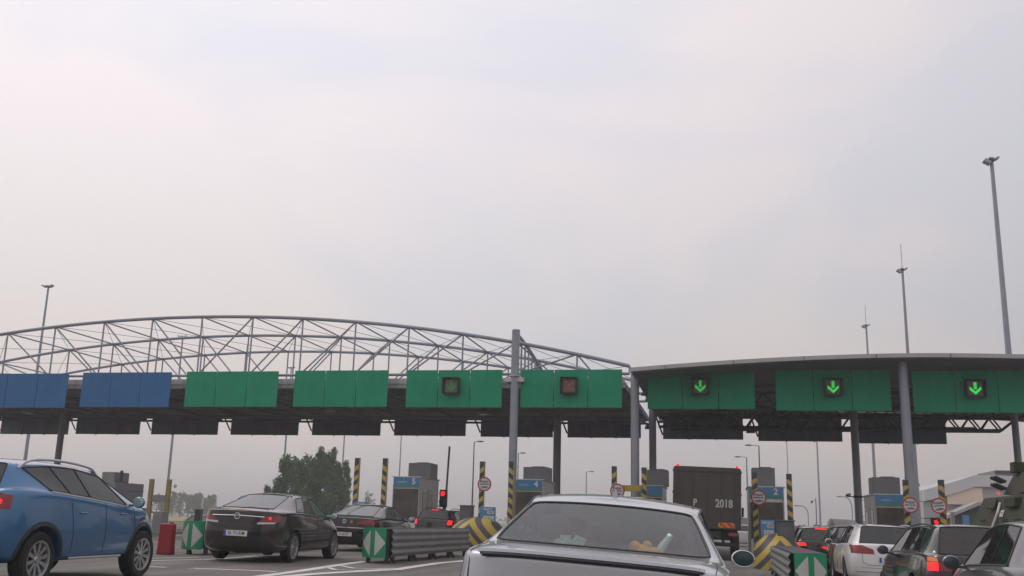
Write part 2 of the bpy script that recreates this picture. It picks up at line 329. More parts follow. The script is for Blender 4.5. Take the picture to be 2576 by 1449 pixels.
# ================================================================== CAR BUILDER
BMAP = {}
def lerp(a, b, t): return a+(b-a)*t
def prof(pts, t):
    if t <= pts[0][0]: return pts[0][1]
    for (a, b), (c, d) in zip(pts, pts[1:]):
        if t <= c: return b+(d-b)*(t-a)/(c-a)
    return pts[-1][1]
class Car:
    pass
def body_cage(k):
    """rings of (x, t, z) from the sill up to the roof; 12 columns from the rear centre round to the front centre"""
    L, hw = k['L'], k['W']/2; ra, fa = k['ra'], k['ra']+k['wb']; zs = k['zs']
    t5, t6, t7 = k['doors']
    lat = [0, .45, .80, .965, 1, 1, 1, .99, .97, .84, .46, 0]
    tt = [0, .015, .075, .27, ra, t5, t6, t7, fa, L-.24, L-.05, L]
    rc = k.get('rcurve', 1.0); tt[1] *= rc; tt[2] *= rc; tt[3] = .27*rc
    rings = []
    belt = k['belt']        # [(t,z)..]
    zt, zn = k['ztail'], k['znose']
    zsh = [zt, zt-.003, zt-.012, prof(belt, .3)-.05 if k['kind'] != 'sedan' else zt-.02] + [prof(belt, tt[c])-.055 for c in (4, 5, 6, 7)] + [prof(belt, fa)-.10, zn-.01, zn, zn]
    if k['kind'] == 'sedan': zsh[4] = max(zt-.02, min(zsh[4], zt+.0))
    rs, fs = k.get('rslope', .06), k.get('fslope', .10)
    def ring(z, inx, int_r, int_f, latmul=1.0, zlist=None):
        r = []
        for c in range(12):
            rear = c <= 3; front = c >= 9
            w_r = {0: 1, 1: 1, 2: 1, 3: .7}.get(c, 0); w_f = {11: 1, 10: 1, 9: .8}.get(c, 0)
            r.append((max(0, lat[c]*hw*latmul-(inx if lat[c] > .6 else inx*.5 if c not in (0, 11) else 0)), tt[c]+int_r*w_r-int_f*w_f, zlist[c] if zlist else z))
        for i in (0, 11): r[i] = (0, r[i][1], r[i][2])
        return r
    rings.append(ring(zs, .10, .16, .22))
    rings.append(ring(zs+.10, .025, .045, .08))
    rings.append(ring(k.get('zb', .52), 0, 0, 0))
    zm = [k.get('zl', .76)]*4 + [.74]*4 + [.70, .66, .62, .62]
    rings.append(ring(0, .0, rs*.5, fs*.25, zlist=zm))
    rings.append(ring(0, .035, rs, fs, zlist=zsh))
    # greenhouse base
    gr, gf = k['tgr'], k['tws']; gw = k['gbase']; zgr, zws = k['zgr'], k['zws']
    cr_ = k.get('gcurve', .06)
    base = [(0, gr-cr_*.6, zgr), (gw*.5, gr-cr_*.4, zgr), (gw, gr+cr_*.8, zgr-.005), (gw+k.get('cpil', .12), gr+.22, prof(belt, gr+.2)),
            (hw-.075, k['tq'], prof(belt, k['tq'])), (hw-.07, t5, prof(belt, t5)), (hw-.07, t6, prof(belt, t6)), (hw-.085, t7, prof(belt, t7)),
            (hw-.12, gf-.12, zws-.02), (hw-.18, gf+.02, zws), (hw*.5, gf+.12, zws+.01), (0, gf+.15, zws+.015)]
    # mid ring: hood and deck surfaces
    midr = []
    hb = k.get('hbulge', .055); db = k.get('dbulge', .012)
    for c in range(12):
        a = Vector(rings[-1][c]); b = Vector(base[c]); q = a.lerp(b, .5)
        if c >= 8: q.z += hb*(1 if c > 8 else .6); q.y += .08
        elif c <= 2: q.z += db
        else: q.z += .012
        midr.append(tuple(q))
    rings.append(midr); rings.append(base)
    rr, rf = k['trr'], k['trf']; tw = k['gtop']; zr = k['H']; ze = k.get('redge', .055)
    zre = k.get('zrr', zr-.06)
    rp = k.get('roof') or [(rr, zre), ((rr+rf)/2, zr-.005), (rf, zr-.05)]
    sw = k.get('swtop', hw-.24)
    top = [(0, rr-.02, zre), (tw*.5, rr-.015, zre-.003), (tw, rr+.03, zre-.022), (tw+.06, rr+.11, zre-.045),
           (sw-.02, k['tqt'], prof(rp, k['tqt'])-ze-.01), (sw, lerp(k['tqt'], k['t7t'], .3), prof(rp, lerp(k['tqt'], k['t7t'], .3))-ze), (sw, lerp(k['tqt'], k['t7t'], .62), prof(rp, lerp(k['tqt'], k['t7t'], .62))-ze),
           (sw-.015, k['t7t'], prof(rp, k['t7t'])-ze-.025), (sw-.06, rf-.10, prof(rp, rf)-ze+.005), (sw-.11, rf-.01, prof(rp, rf)-.025), (sw*.5, rf+.05, prof(rp, rf)-.005), (0, rf+.07, prof(rp, rf))]
    # split the greenhouse band: glass runs from base+lip to top-lip
    rings.append(top)
    inner = []
    for c, q in enumerate(top):
        x, t, z = q
        if c in (0, 1, 2): inner.append((x*.93, t+.14, prof(rp, t+.14)-.006 - (x/hw)**2*.02))
        elif c in (9, 10, 11): inner.append((x*.93, t-.14, prof(rp, t-.14)-.004-(x/hw)**2*.02))
        else: inner.append((x-.07, t+(.09 if c == 3 else -.06 if c == 8 else 0), prof(rp, t)-.026))
    rings.append(inner)
    k['_rp'] = rp
    return rings
def make_car(k, name, label, cat, paint, group=None, glassm=None, lower=None):
    glassm = glassm or glass('car_glass')
    hw = k['W']/2; L = k['L']; rings = body_cage(k); NR = len(rings)
    idx = {}; vs = []
    def V(x, t, z): vs.append((x, t-L/2, z)); return len(vs)-1
    for r, ring in enumerate(rings):
        for c in range(12):
            x, t, z = ring[c]; idx[r, c] = V(x, t, z)
            if 0 < c < 11: idx[r, 22-c] = V(-x, t, z)
    fs = []; fm = []
    GB = NR-3      # base ring index
    win = {}
    wid = {0: 'r', 1: 'r', 4: 's4', 5: 's5', 6: 's6', 9: 'f', 10: 'f'}
    if k.get('nowin4'): wid.pop(4)
    names = ['r', 'f', 's4', 's5', 's6', 's4m', 's5m', 's6m']
    for r in range(NR-1):
        for c in range(22):
            a, b = idx[r, c], idx[r, (c+1) % 22]; d, e = idx[r+1, c], idx[r+1, (c+1) % 22]
            fs.append((a, b, e, d)); m = 0
            cc = c if c < 11 else 21-c
            if r == GB and cc in wid:
                w = wid[cc]; m = 1+names.index(w+('m' if (c >= 11 and w[0] == 's') else ''))
            elif r == 0 or (r == 1 and k.get('clad')): m = 9
            fm.append(m)
    # caps
    for r, z0, mi in ((NR-1, k['H'], 0), (0, rings[0][0][2], 9)):
        mid = {}
        for c in range(1, 11):
            x, t, z = rings[r][c]; mid[c] = V(0, t if r else t, (prof(k['_rp'], t)+.024) if r else z)
        mid[0] = idx[r, 0]; mid[11] = idx[r, 11]
        for c in range(11):
            A, B = idx[r, c], idx[r, c+1]; C_, D = mid[c+1], mid[c]
            q = [A, B, C_, D]; q = list(dict.fromkeys(q)); fs.append(tuple(q if r else q[::-1])); fm.append(mi)
            A, B = idx[r, (22-c) % 22], idx[r, 22-c-1]
            q = [A, B, C_, D]; q = list(dict.fromkeys(q)); fs.append(tuple(q[::-1] if r else q)); fm.append(mi)
    me = bpy.data.meshes.new('cage'); me.from_pydata(vs, [], fs)
    for i in range(10): me.materials.append(MATS['cut%d' % i] if ('cut%d' % i) in MATS else mat('cut%d' % i, (.1, .1, .1), var=0))
    for p_, m in zip(me.polygons, fm): p_.material_index = m
    b = bmesh.new(); b.from_mesh(me); bmesh.ops.recalc_face_normals(b, faces=b.faces)
    cl = b.edges.layers.float.new('crease_edge')
    b.edges.ensure_lookup_table()
    ringof = {}
    for (r, c), i in idx.items(): ringof[i] = (r, c)
    for e in b.edges:
        ms = {f.material_index for f in e.link_faces}
        if len(ms) > 1 and (ms & set(range(1, 9))): e[cl] = .95
        p1, p2 = ringof.get(e.verts[0].index), ringof.get(e.verts[1].index)
        if p1 and p2 and p1[0] == p2[0]:
            cs = [min(q, 22-q) for q in (p1[1], p2[1])]
            if p1[0] == 4 and max(cs) <= 3: e[cl] = k.get('tailcrease', .55)
            if p1[0] == 4 and 3 < max(cs) <= 8: e[cl] = .25
            if p1[0] == 3: e[cl] = .2
            if p1[0] == 1: e[cl] = .35
    cv = b.verts.layers.float.new('crease_vert'); b.verts.ensure_lookup_table()
    for r in (GB, GB+1):
        for c in (2, 4, 7, 9):
            for cc in (c, 22-c): b.verts[idx[r, cc]][cv] = k.get('corner', .55)
    b.to_mesh(me); b.free()
    o = bpy.data.objects.new('cage', me); COL.objects.link(o)
    ss = o.modifiers.new('s', 'SUBSURF'); ss.levels = k.get('sub', 3); ss.render_levels = ss.levels
    rw = k['rw']; cz = rw; cut = MB()
    ra, fa = k['ra']-L/2, k['ra']+k['wb']-L/2
    arch = k.get('arch', rw+.065)
    for y in (ra, fa):
        for s_ in (1, -1): cut.lathe([(0, s_*(hw+.3)), (arch, s_*(hw+.3)), (arch, s_*(hw-.32)), (0, s_*(hw-.32))], 'X', 40, (0, y, cz))
    co = cut.build('cut', [MATS['cut9']]); co.data.polygons.foreach_set('material_index', [0]*len(co.data.polygons))
    bo = o.modifiers.new('b', 'BOOLEAN'); bo.operation = 'DIFFERENCE'; bo.object = co; bo.solver = 'EXACT'
    try: bo.material_mode = 'TRANSFER'
    except Exception: pass
    dg = bpy.context.evaluated_depsgraph_get(); full = bpy.data.meshes.new_from_object(o.evaluated_get(dg))
    bpy.data.objects.remove(o); bpy.data.objects.remove(co)
    mname = [m.name if m else '' for m in full.materials]
    def mid_of(i): 
        n = mname[i] if i < len(mname) else ''
        return int(n[3:]) if n.startswith('cut') else 9
    ids = [mid_of(p_.material_index) for p_ in full.polygons]
    # ray target
    bvh = BVHTree.FromPolygons([v.co.copy() for v in full.vertices], [tuple(p_.vertices) for p_ in full.polygons])
    root = thing(name, label, cat, group=group)
    C = Car(); C.root = root; C.bvh = bvh; C.k = k
    def sub(keep, nm, mats_, remap):
        m2 = full.copy(); m2.name = nm
        bb = bmesh.new(); bb.from_mesh(m2); bb.faces.ensure_lookup_table()
        dl = [f for f, i in zip(bb.faces, ids) if i not in keep]
        for f, i in zip(bb.faces, ids): f.material_index = remap.get(i, 0); f.smooth = True
        bmesh.ops.delete(bb, geom=dl, context='FACES'); bb.to_mesh(m2); bb.free()
        m2.materials.clear()
        for q in mats_: m2.materials.append(q)
        try: m2.set_sharp_from_angle(angle=radians(40))
        except Exception: pass
        oo = bpy.data.objects.new(nm, m2); COL.objects.link(oo); oo.parent = root; return oo
    C.body = sub({0, 9}, 'body', [paint, lower or black], {0: 0, 9: 1})
    for nm, kk in (('rear_window', {1}), ('windscreen', {2}), ('side_window', {3}), ('side_window', {4}), ('side_window', {5}), ('side_window', {6}), ('side_window', {7}), ('side_window', {8})):
        if any(i in kk for i in ids):
            w = sub(kk, nm, [glassm if nm == 'rear_window' else (k.get('sideglass') or glassm)], {})
            if nm == 'rear_window': C.rear = w
            # opaque rubber surround
            bb = bmesh.new(); bb.from_mesh(w.data); be = [e for e in bb.edges if e.is_boundary]
            C.__dict__.setdefault('loops', []).append((nm, w, chain(be))); bb.free()
    for nm, w, lp in C.loops:
        q = MB(); q.tube([v for v in lp]+[lp[0]], .011 if nm != 'rear_window' else k.get('seal', .011), 5, cap=False); q.build('window_seal', black, w, smooth=True, fix=False)
    # interior
    zb = prof(k['belt'], L*.5)
    q = MB(); t0 = max(k['tgr']-.1, .35)-L/2; t1 = k['tws']-L/2
    q.box((0, (t0+t1)/2, (k['zs']+.12+zb-.10)/2), (k['W']-.30, t1-t0, zb-.10-k['zs']-.12))
    q.build('cabin_lining', mat('cabin_black', (.035, .035, .038), .8, 0, .2, 5), root)
    seatm = mat('seat_cloth', (.05, .05, .055), .85, 0, .25, 8)
    for ty, xs in ((k['tseat'][0], (-.36, .36)), (k['tseat'][1], (-.40, .0, .40))):
        for x in xs:
            q = MB(); w_ = .46 if len(xs) == 2 else .4; y = ty-L/2
            q.prism([(y-.10, zb-.2), (y-.24, zb+.10), (y-.16, zb+.13), (y+.05, zb-.2)], x-w_/2, x+w_/2, 'X')
            q.tube([(x-.05, y-.2, zb+.1), (x-.05, y-.21, zb+.2)], .008); q.tube([(x+.05, y-.2, zb+.1), (x+.05, y-.21, zb+.2)], .008)
            q.ell((x, y-.215, zb+.205), (.13, .05, .085)); q.build('seat', seatm, root, smooth=True)
    q = MB(); q.prism([(t1-.45, zb-.2), (t1-.5, zb+.0), (t1-.2, zb+.04), (t1+.05, k['zws']-.06), (t1+.05, zb-.2)], -(hw-.22), hw-.22, 'X'); q.build('dashboard', black, root)
    return C
def chain(edges):
    """ordered positions of one closed boundary loop"""
    if not edges: return [Vector((0, 0, 0))]*2
    adj = {}
    for e in edges:
        a, b = e.verts; adj.setdefault(a, []).append(b); adj.setdefault(b, []).append(a)
    s0 = edges[0].verts[0]; out = [s0]; prev = None; cur = s0
    while True:
        nx = [q for q in adj[cur] if q is not prev]
        if not nx or nx[0] is s0 or len(out) > 5000: break
        prev, cur = cur, nx[0]; out.append(cur)
    return [v.co.copy() for v in out]
def cast(C, s_, z, th, off=0):
    d = Vector((-sin(th), cos(th), 0))
    o = (Vector((0, s_, z)) if th > 1.2 else Vector((s_, -C.k['L']/2, z))) - d*6; h = C.bvh.ray_cast(o, d)
    if h[0] is None: return None
    return h[0]-d*off
def casttop(C, x, y, off=0):
    h = C.bvh.ray_cast(Vector((x, y, 5)), Vector((0, 0, -1)))
    return None if h[0] is None else h[0]+Vector((0, 0, off))
def decal(C, outline, th, name, m, off=.008, step=.03, parent=None, mirror=False, res=3):
    """a lamp or plate moulded onto the bodywork; outline in (along, height), seen from direction th"""
    pts = []
    for (a, b), (c, d) in zip(outline, outline[1:]+outline[:1]):
        n = max(1, int(math.hypot(c-a, d-b)/step))
        for i in range(n): pts.append((a+(c-a)*i/n, b+(d-b)*i/n))
    n0 = len(pts); allp = [Vector(p_) for p_ in pts]
    x0, x1 = min(p_[0] for p_ in pts), max(p_[0] for p_ in pts); z0, z1 = min(p_[1] for p_ in pts), max(p_[1] for p_ in pts)
    x = x0+step/2
    while x < x1:
        z = z0+step/2
        while z < z1:
            if inside((x, z), outline): allp.append(Vector((x, z)))
            z += step
        x += step
    r = delaunay_2d_cdt(allp, [(i, (i+1) % n0) for i in range(n0)], [list(range(n0))], 1, 1e-5)
    vs, fs = r[0], r[2]
    P3 = []; bad = set()
    for i, v in enumerate(vs):
        h = cast(C, v[0], v[1], th, off)
        if h is None: bad.add(i); h = Vector((0, 0, 0))
        P3.append(h)
    fs = [f for f in fs if not (set(f) & bad) and (P3[f[0]]-P3[f[1]]).length < .3 and (P3[f[1]]-P3[f[2]]).length < .3]
    n = len(P3); d = Vector((-sin(th), cos(th), 0))
    cnt = {}
    for f in fs:
        for a, b in zip(f, f[1:]+f[:1]): cnt[tuple(sorted((a, b)))] = cnt.get(tuple(sorted((a, b))), 0)+1
    q = MB(); V2 = P3+[v+d*(off+.01) for v in P3]
    F2 = [tuple(f) for f in fs]
    for f in fs:
        for a, b in zip(f, f[1:]+f[:1]):
            if cnt[tuple(sorted((a, b)))] == 1: F2.append((a, b, b+n, a+n))
    if not F2: return None
    if mirror: V2 = [Vector((-v.x, v.y, v.z)) for v in V2]
    q.add(V2, F2); return q.build(name, m, parent or C.root, smooth=True)
def inside(p_, poly):
    x, y = p_; c = False; n = len(poly)
    for i in range(n):
        x1, y1 = poly[i]; x2, y2 = poly[(i+1) % n]
        if (y1 > y) != (y2 > y) and x < (x2-x1)*(y-y1)/(y2-y1)+x1: c = not c
    return c
def seam(C, pts, th, r=.005, m=None, name='panel_gap', both=False, n=14, off=0.0):
    L_ = []
    for (a, b), (c, d) in zip(pts, pts[1:]):
        for i in range(n): L_.append((a+(c-a)*i/n, b+(d-b)*i/n))
    L_.append(pts[-1]); q = []
    for a, b in L_:
        h = casttop(C, a, b, off) if th == 'top' else cast(C, a, b, th, off)
        if h is not None: q.append(h)
    if len(q) < 2: return
    for s_ in ((1, -1) if both else (1,)):
        b = MB(); b.tube([Vector((v.x*s_, v.y, v.z)) for v in q], r, 5); b.build(name, m or black, C.root, smooth=True, fix=False)
def wheel(C, style=10, rr=None):
    k = C.k; rw = k['rw']; rr = rr or rw*.68; wd = .22
    ty = MB(); ty.lathe([(rr-.01, -wd/2+.01), (rr+.015, -wd/2), (rw-.03, -wd/2), (rw, -wd/2+.035), (rw, wd/2-.035), (rw-.03, wd/2), (rr+.015, wd/2), (rr-.01, wd/2-.01), (rr-.01, -wd/2+.01)], 'X', 40)
    ri = MB(); ri.lathe([(rr-.002, wd/2-.005), (rr-.03, wd/2-.012), (rr-.04, wd/2-.05), (rr-.04, -wd/2+.02)], 'X', 40, mi=0)
    ri.lathe([(0, .03), (rr-.03, .03)], 'X', 24, mi=1)
    ri.lathe([(0, wd/2-.02), (.035, wd/2-.022), (.055, wd/2-.045), (.06, .03)], 'X', 16, mi=0)
    ns = style
    for i in range(ns):
        a = 2*pi*i/ns; u = Vector((0, cos(a), sin(a))); w_ = Vector((0, -sin(a), cos(a)))
        pin, pout = u*.03, u*(rr-.025); x0, x1 = wd/2-.035, wd/2-.02
        wi, wo = (.018, .030) if ns > 7 else (.035, .055)
        def q_(p_, wv, x): return [p_+w_*wv+Vector((x, 0, 0)), p_-w_*wv+Vector((x, 0, 0)), p_-w_*wv+Vector((x-.04, 0, 0)), p_+w_*wv+Vector((x-.04, 0, 0))]
        ri.add(q_(pin, wi, x0)+q_(pout, wo, x1), [(0, 1, 2, 3), (4, 7, 6, 5), (0, 4, 5, 1), (1, 5, 6, 2), (2, 6, 7, 3), (3, 7, 4, 0)])
    tm = None
    hw = k['W']/2
    for y in (k['ra']-k['L']/2, k['ra']+k['wb']-k['L']/2):
        for s_ in (1, -1):
            if tm is None:
                to = ty.build('wheel', rubber, C.root, smooth=True); ro = ri.build('rim', [rimm, black], to, smooth=True); tm = (to, ro)
            else:
                to = tm[0].copy(); COL.objects.link(to); ro = tm[1].copy(); COL.objects.link(ro); ro.parent = to
            to.location = (s_*(hw-wd/2-.02), y, rw); to.rotation_euler = (0.3*y, 0, 0 if s_ > 0 else pi)
def mirrors(C, paint, y, z, size=(.10, .07, .065), oval=False, gl=None, mx=.10):
    hw = C.k['W']/2
    for s_ in (1, -1):
        q = MB(); cx = s_*(hw+mx)
        q.ell((cx, y, z), (size[0], size[1], size[2]), 24, 16); q.v = [(a, max(b, y-size[1]*.55), c_) for a, b, c_ in q.v]
        q.bar((s_*(hw-.07), y+.03, z-.05), (cx, y+.01, z-.04), .05, .03)
        o = q.build('wing_mirror', paint, C.root, smooth=True)
        g = MB(); n = 20
        g.lathe([(0, 0), (.93, 0), (1.0, .02)], 'Y', n); g.v = [(a*size[0]*.88+cx, y-size[1]*.62+b*.12, c_*size[2]*.88+z) for a, b, c_ in g.v]
        g.build('mirror_glass', gl or lens_, o, smooth=True)
        if oval:
            r = MB(); r.tube([(cx+size[0]*.9*cos(2*pi*i/32), y-size[1]*.64, z+size[2]*.9*sin(2*pi*i/32)) for i in range(33)], .006, 6, cap=False); r.build('mirror_rim', chrome, o, smooth=True)
def plate(C, z, txt, w=.52, h=.114, x=0, sx=.86, eu=True, yoff=.012):
    p_ = cast(C, x, z, 0, yoff)
    q = MB(); q.box((x, p_.y, z), (w, .008, h)); o = q.build('number_plate', white, C.root, bevel=.002)
    if eu:
        q = MB(); q.box((x-w/2+.025, p_.y-.0055, z), (.045, .003, h-.01)); q.build('country_band', mat('plate_blue', (.03, .08, .4), .4), o)
    text('plate_text', txt, h*.9, numb, o, (x+.02, p_.y-.007, z), sx=sx, bold=.004, ext=.001)
    return p_
def fin(C, paint, y):
    p_ = casttop(C, 0, y); q = MB(); q.add([(-.02, y-.06, p_.z-.01), (.02, y-.06, p_.z-.01), (.02, y+.08, p_.z-.01), (-.02, y+.08, p_.z-.01), (-.006, y-.055, p_.z+.055), (.006, y-.055, p_.z+.055), (.006, y-.03, p_.z+.05), (-.006, y-.03, p_.z+.05)],
        [(0, 1, 5, 4), (1, 2, 6, 5), (2, 3, 7, 6), (3, 0, 4, 7), (4, 5, 6, 7), (3, 2, 1, 0)]); q.build('antenna_fin', paint, C.root, smooth=True)
def place(C, x, y, heading=0, dz=0, roll=.024, sc=1.0):
    C.root.location = (x, y, gz(x, y)+dz); C.root.rotation_euler = (0, roll, radians(-heading)); C.root.scale = (sc, sc, sc)
def badge(C, z, r, kind='ring', x=0, off=.012, tilt=0):
    p_ = cast(C, x, z, 0, off); q = MB(); n = 20
    q.tube([(x+r*cos(2*pi*i/n), p_.y, z+r*sin(2*pi*i/n)) for i in range(n+1)], r*.13, 5, cap=False)
    if kind == 'bolt': q.tube([(x-r*1.0, p_.y, z-.1*r), (x+.15*r, p_.y, z+.12*r)], r*.1, 4); q.tube([(x-.15*r, p_.y, z-.12*r), (x+r*1.0, p_.y, z+.1*r)], r*.1, 4)
    elif kind == 'vw':
        for a, b, c, d in ((-.62, .75, 0, .05), (.62, .75, 0, .05), (-.9, .2, -.35, -.85), (-.35, -.85, 0, -.05), (0, -.05, .35, -.85), (.35, -.85, .9, .2)):
            q.bar((x+a*r, p_.y, z+b*r), (x+c*r, p_.y, z+d*r), r*.16)
    elif kind == 'disc':
        q.lathe([(0, p_.y+.002), (r, p_.y+.002)], 'Y', 20, (x, 0, z))
    q.build('badge', chrome, C.root, smooth=True)
def paintm(name, col, metal=.5, rough=.28, coat=1.0):
    return mat(name, col, rough, metal, .05, 2, coat=coat, dark_back=True)

def rails(C, x, t0, t1, h, m, r=.016):
    L = C.k['L']
    for s_ in (1, -1):
        pts = []
        for i in range(17):
            u = i/16; p_ = casttop(C, s_*x, t0+(t1-t0)*u-L/2)
            up = h*min(1, sin(pi*u)*2.2) - (.01 if i in (0, 16) else 0)
            pts.append(p_+Vector((0, 0, up)))
        q = MB(); q.tube(pts, r, 8); q.build('roof_rail', m, C.root, smooth=True)

# ================================================================== VEHICLES
silver = paintm('silver_paint', (.46, .475, .51), .7, .34)
darkgr = paintm('dark_brown_metallic', (.030, .024, .026), .5, .2)
blackp = paintm('black_paint', (.010, .011, .013), .3, .18)
bluep = paintm('blue_paint', (.048, .165, .34), .5, .30)
whitep = paintm('white_paint', (.82, .81, .80), 0, .35)
greyd = paintm('dark_grey_paint', (.03, .032, .036), .5, .22)
silvd = paintm('dull_silver_paint', (.10, .10, .105), .5, .3)
g_dark = glass('car_glass', (.30, .33, .33), .06, .12, (.10, .11, .11))
g_sil = glass('rear_glass_dusty', (.95, 1.0, .98), .02, .10, (.28, .30, .31)); g_clear = glass('clear_tinted_glass', (.66, .95, .84), .0, .02, (.2, .22, .22))
g_opel = glass('rear_glass_hazy', (.5, .52, .52), .18, .30, (.30, .31, .31))
g_blue = glass('green_tint_glass', (.30, .36, .34), .05, .22, (.17, .19, .19))

def sedan(**o):
    k = dict(kind='sedan', L=4.84, W=1.85, H=1.468, wb=2.89, ra=1.10, zs=.20, zb=.50, zl=.74, doors=(1.95, 2.35, 3.45),
             belt=[(0, 1.03), (1.0, 1.03), (2.4, .985), (3.5, .95), (4.84, .86)], ztail=1.03, znose=.70, tgr=.88, tws=3.62, gbase=.66, zgr=1.075, zws=.98,
             trr=1.78, trf=2.95, gtop=.50, zrr=1.405, tq=1.35, tqt=1.85, t7t=2.78, cpil=.10, rw=.325, tseat=(2.55, 1.75), rslope=.02)
    k.update(o); return k
def wagon(**o):
    k = dict(kind='wagon', L=4.78, W=1.82, H=1.47, wb=2.71, ra=1.10, zs=.20, zb=.50, zl=.78, doors=(1.75, 2.25, 3.35),
             belt=[(0, 1.02), (1.0, 1.01), (2.4, .98), (3.5, .95), (4.78, .86)], ztail=1.0, znose=.70, tgr=.16, tws=3.62, gbase=.66, zgr=1.03, zws=.98,
             trr=.50, trf=2.85, gtop=.56, zrr=1.42, tq=.85, tqt=1.05, t7t=2.7, cpil=.10, rw=.325, tseat=(2.5, 1.6), rslope=.03, tailcrease=.2,
             gcurve=.05)
    k.update(o); return k

# ---- silver saloon straight ahead
C = make_car(sedan(sub=4, seal=.010, gbase=.725, gtop=.585, tgr=.84, redge=.05, W=1.765, dbulge=.02, zrr=1.375, trr=1.66, corner=.4, sideglass=g_clear, roof=[(1.5, 1.375), (2.0, 1.44), (2.45, 1.465), (2.95, 1.43)]), 'silver_saloon', 'silver saloon seen from behind, closest of the queue, bottom centre', 'car', silver, glassm=g_sil)
SIL = C
C.k['rw'] = .33; wheel(C, 10)
place(C, -.905, 8.25, -2, roll=.060)
C.root.location.z -= .035
seam(C, [(-.70, .60), (-.72, .92)], 0, .005)
seam(C, [(.70, .60), (.72, .92)], 0, .005)
for s_ in (1, -1): seam(C, [(s_*.715, -2.32), (s_*.735, -2.0), (s_*.735, -1.66)], 'top', .004)
q = MB(); zz = 1.030                                   # spoiler lip on the lid with a shadow line under it
pts = []
for i in range(41):
    x = -.66+1.32*i/40; h = casttop(C, x, -2.35+abs(x)**2*.16); pts.append(h)
q = MB(); vs = []; 
for p_ in pts: vs += [p_+Vector((0, -.045, .022)), p_+Vector((0, -.05, .004)), p_+Vector((0, .10, .0)), p_+Vector((0, .0, .020))]
q.add(vs, [(4*i+a, 4*i+b, 4*i+4+b, 4*i+4+a) for i in range(40) for a, b in ((0, 1), (1, 2), (2, 3), (3, 0))]+[(0, 1, 2, 3), (160, 161, 162, 163)])
q.build('boot_spoiler', silver, C.root, smooth=True)
q = MB(); q.tube([p_+Vector((0, -.052, -.012)) for p_ in pts[1:-1]], .013, 6); q.build('boot_gap', black, C.root, smooth=True)
for s_ in (1, -1):
    decal(C, [(.46, .68), (.93, .68), (.93, .83), (.80, .865), (.48, .85)] if s_ > 0 else [(.46, .68), (.93, .68), (.93, .83), (.80, .865), (.48, .85)], 0, 'tail_lamp', redd, mirror=s_ < 0)
plate(C, .72, 'WE 4821', yoff=.02); badge(C, .90, .041, 'disc')
fin(C, silver, -.42)
mirrors(C, silver, 1.16, 1.03, (.105, .07, .075), oval=True, mx=.17, gl=mat('dark_mirror', (.035, .07, .07), .22, 0, 0, spec=.5))
for s_ in (1, -1):                                      # black roof channel strips
    pts = []
    for i in range(24):
        t = 2.05+.8*i/23-2.42; h = casttop(C, s_*(.585), t, .001); pts.append(h)
    q = MB(); q.tube(pts, .006, 5); q.build('roof_strip', black, C.root, smooth=True)
shelf = mat('parcel_shelf_felt', (.10, .11, .12), .9, 0, .2, 6)
q = MB(); q.box((0, -1.18, .985), (1.28, .62, .02)); q.build('parcel_shelf', shelf, C.root)
q = MB(); q.tube([(-.16, -1.38, 1.0), (-.13, -1.38, 1.035), (-.04, -1.37, 1.06), (.06, -1.37, 1.06), (.16, -1.38, 1.04), (.20, -1.38, 1.0)], .02); q.build('brake_lamp_housing', black, C.root, smooth=True)

# things lying on its parcel shelf
def on_silver(fn, name, label, cat, m, x, y, z):
    M_ = Matrix.LocRotScale(C.root.location, C.root.rotation_euler, C.root.scale)
    q = MB(); fn(q); t = q.build(name, m, None, smooth=True); t.location = M_ @ Vector((x, y, z)); t.rotation_euler = C.root.rotation_euler; tag(t, label, cat)
def toy(q):
    toy2(q); q.v = [(a*1.0, b_*1.1, c_*1.25+.02) for a, b_, c_ in q.v]
def toy2(q):
    q.ell((0, 0, .045), (.085, .05, .045)); q.ell((-.06, -.01, .07), (.04, .035, .035)); q.ell((.07, 0, .05), (.05, .04, .03)); q.ell((.02, 0, .08), (.035, .03, .03)); q.ell((.11, 0, .03), (.03, .03, .02)); q.ell((-.09, -.02, .03), (.03, .03, .02))
on_silver(toy, 'soft_toy', 'yellow plush toy lying on the parcel shelf of the silver saloon', 'soft toy', mat('yellow_plush', (.95, .50, .0), .9, 0, .2, 30), .27, -1.34, .995)
on_silver(lambda q: q.tube([(0, 0, 0), (.05, .03, .09), (.10, .06, .17)], [.02, .032, .02]), 'plastic_bottle', 'pale plastic bottle leaning behind the yellow toy inside the silver saloon', 'bottle', mat('bottle_plastic', (.80, .95, .92), .3, 0, .2, 20), .34, -1.28, 1.03)
def paper(q):
    for i in range(9): q.box((-.09+.022*i, .01*i, .04+.02*(i % 4)), (.08, .05, .07), M=Matrix.Rotation(.5*i, 3, 'Y'))
on_silver(paper, 'paper_bag', 'crumpled pale green bag on the parcel shelf of the silver saloon', 'bag', mat('pale_bag', (.60, .85, .76), .7, 0, .3, 20), -.24, -1.32, 1.0)
def rope(q): q.tube([(-.22, 0, .02), (-.1, 0, .055), (.02, 0, .06), (.14, 0, .03), (.2, 0, 0)], .007)
on_silver(rope, 'loose_cord', 'thin blue and yellow cord lying on the parcel shelf of the silver saloon', 'cord', mat('cord', (.12, .25, .50), .7, 0, .4, 30), .12, -1.38, 1.02)

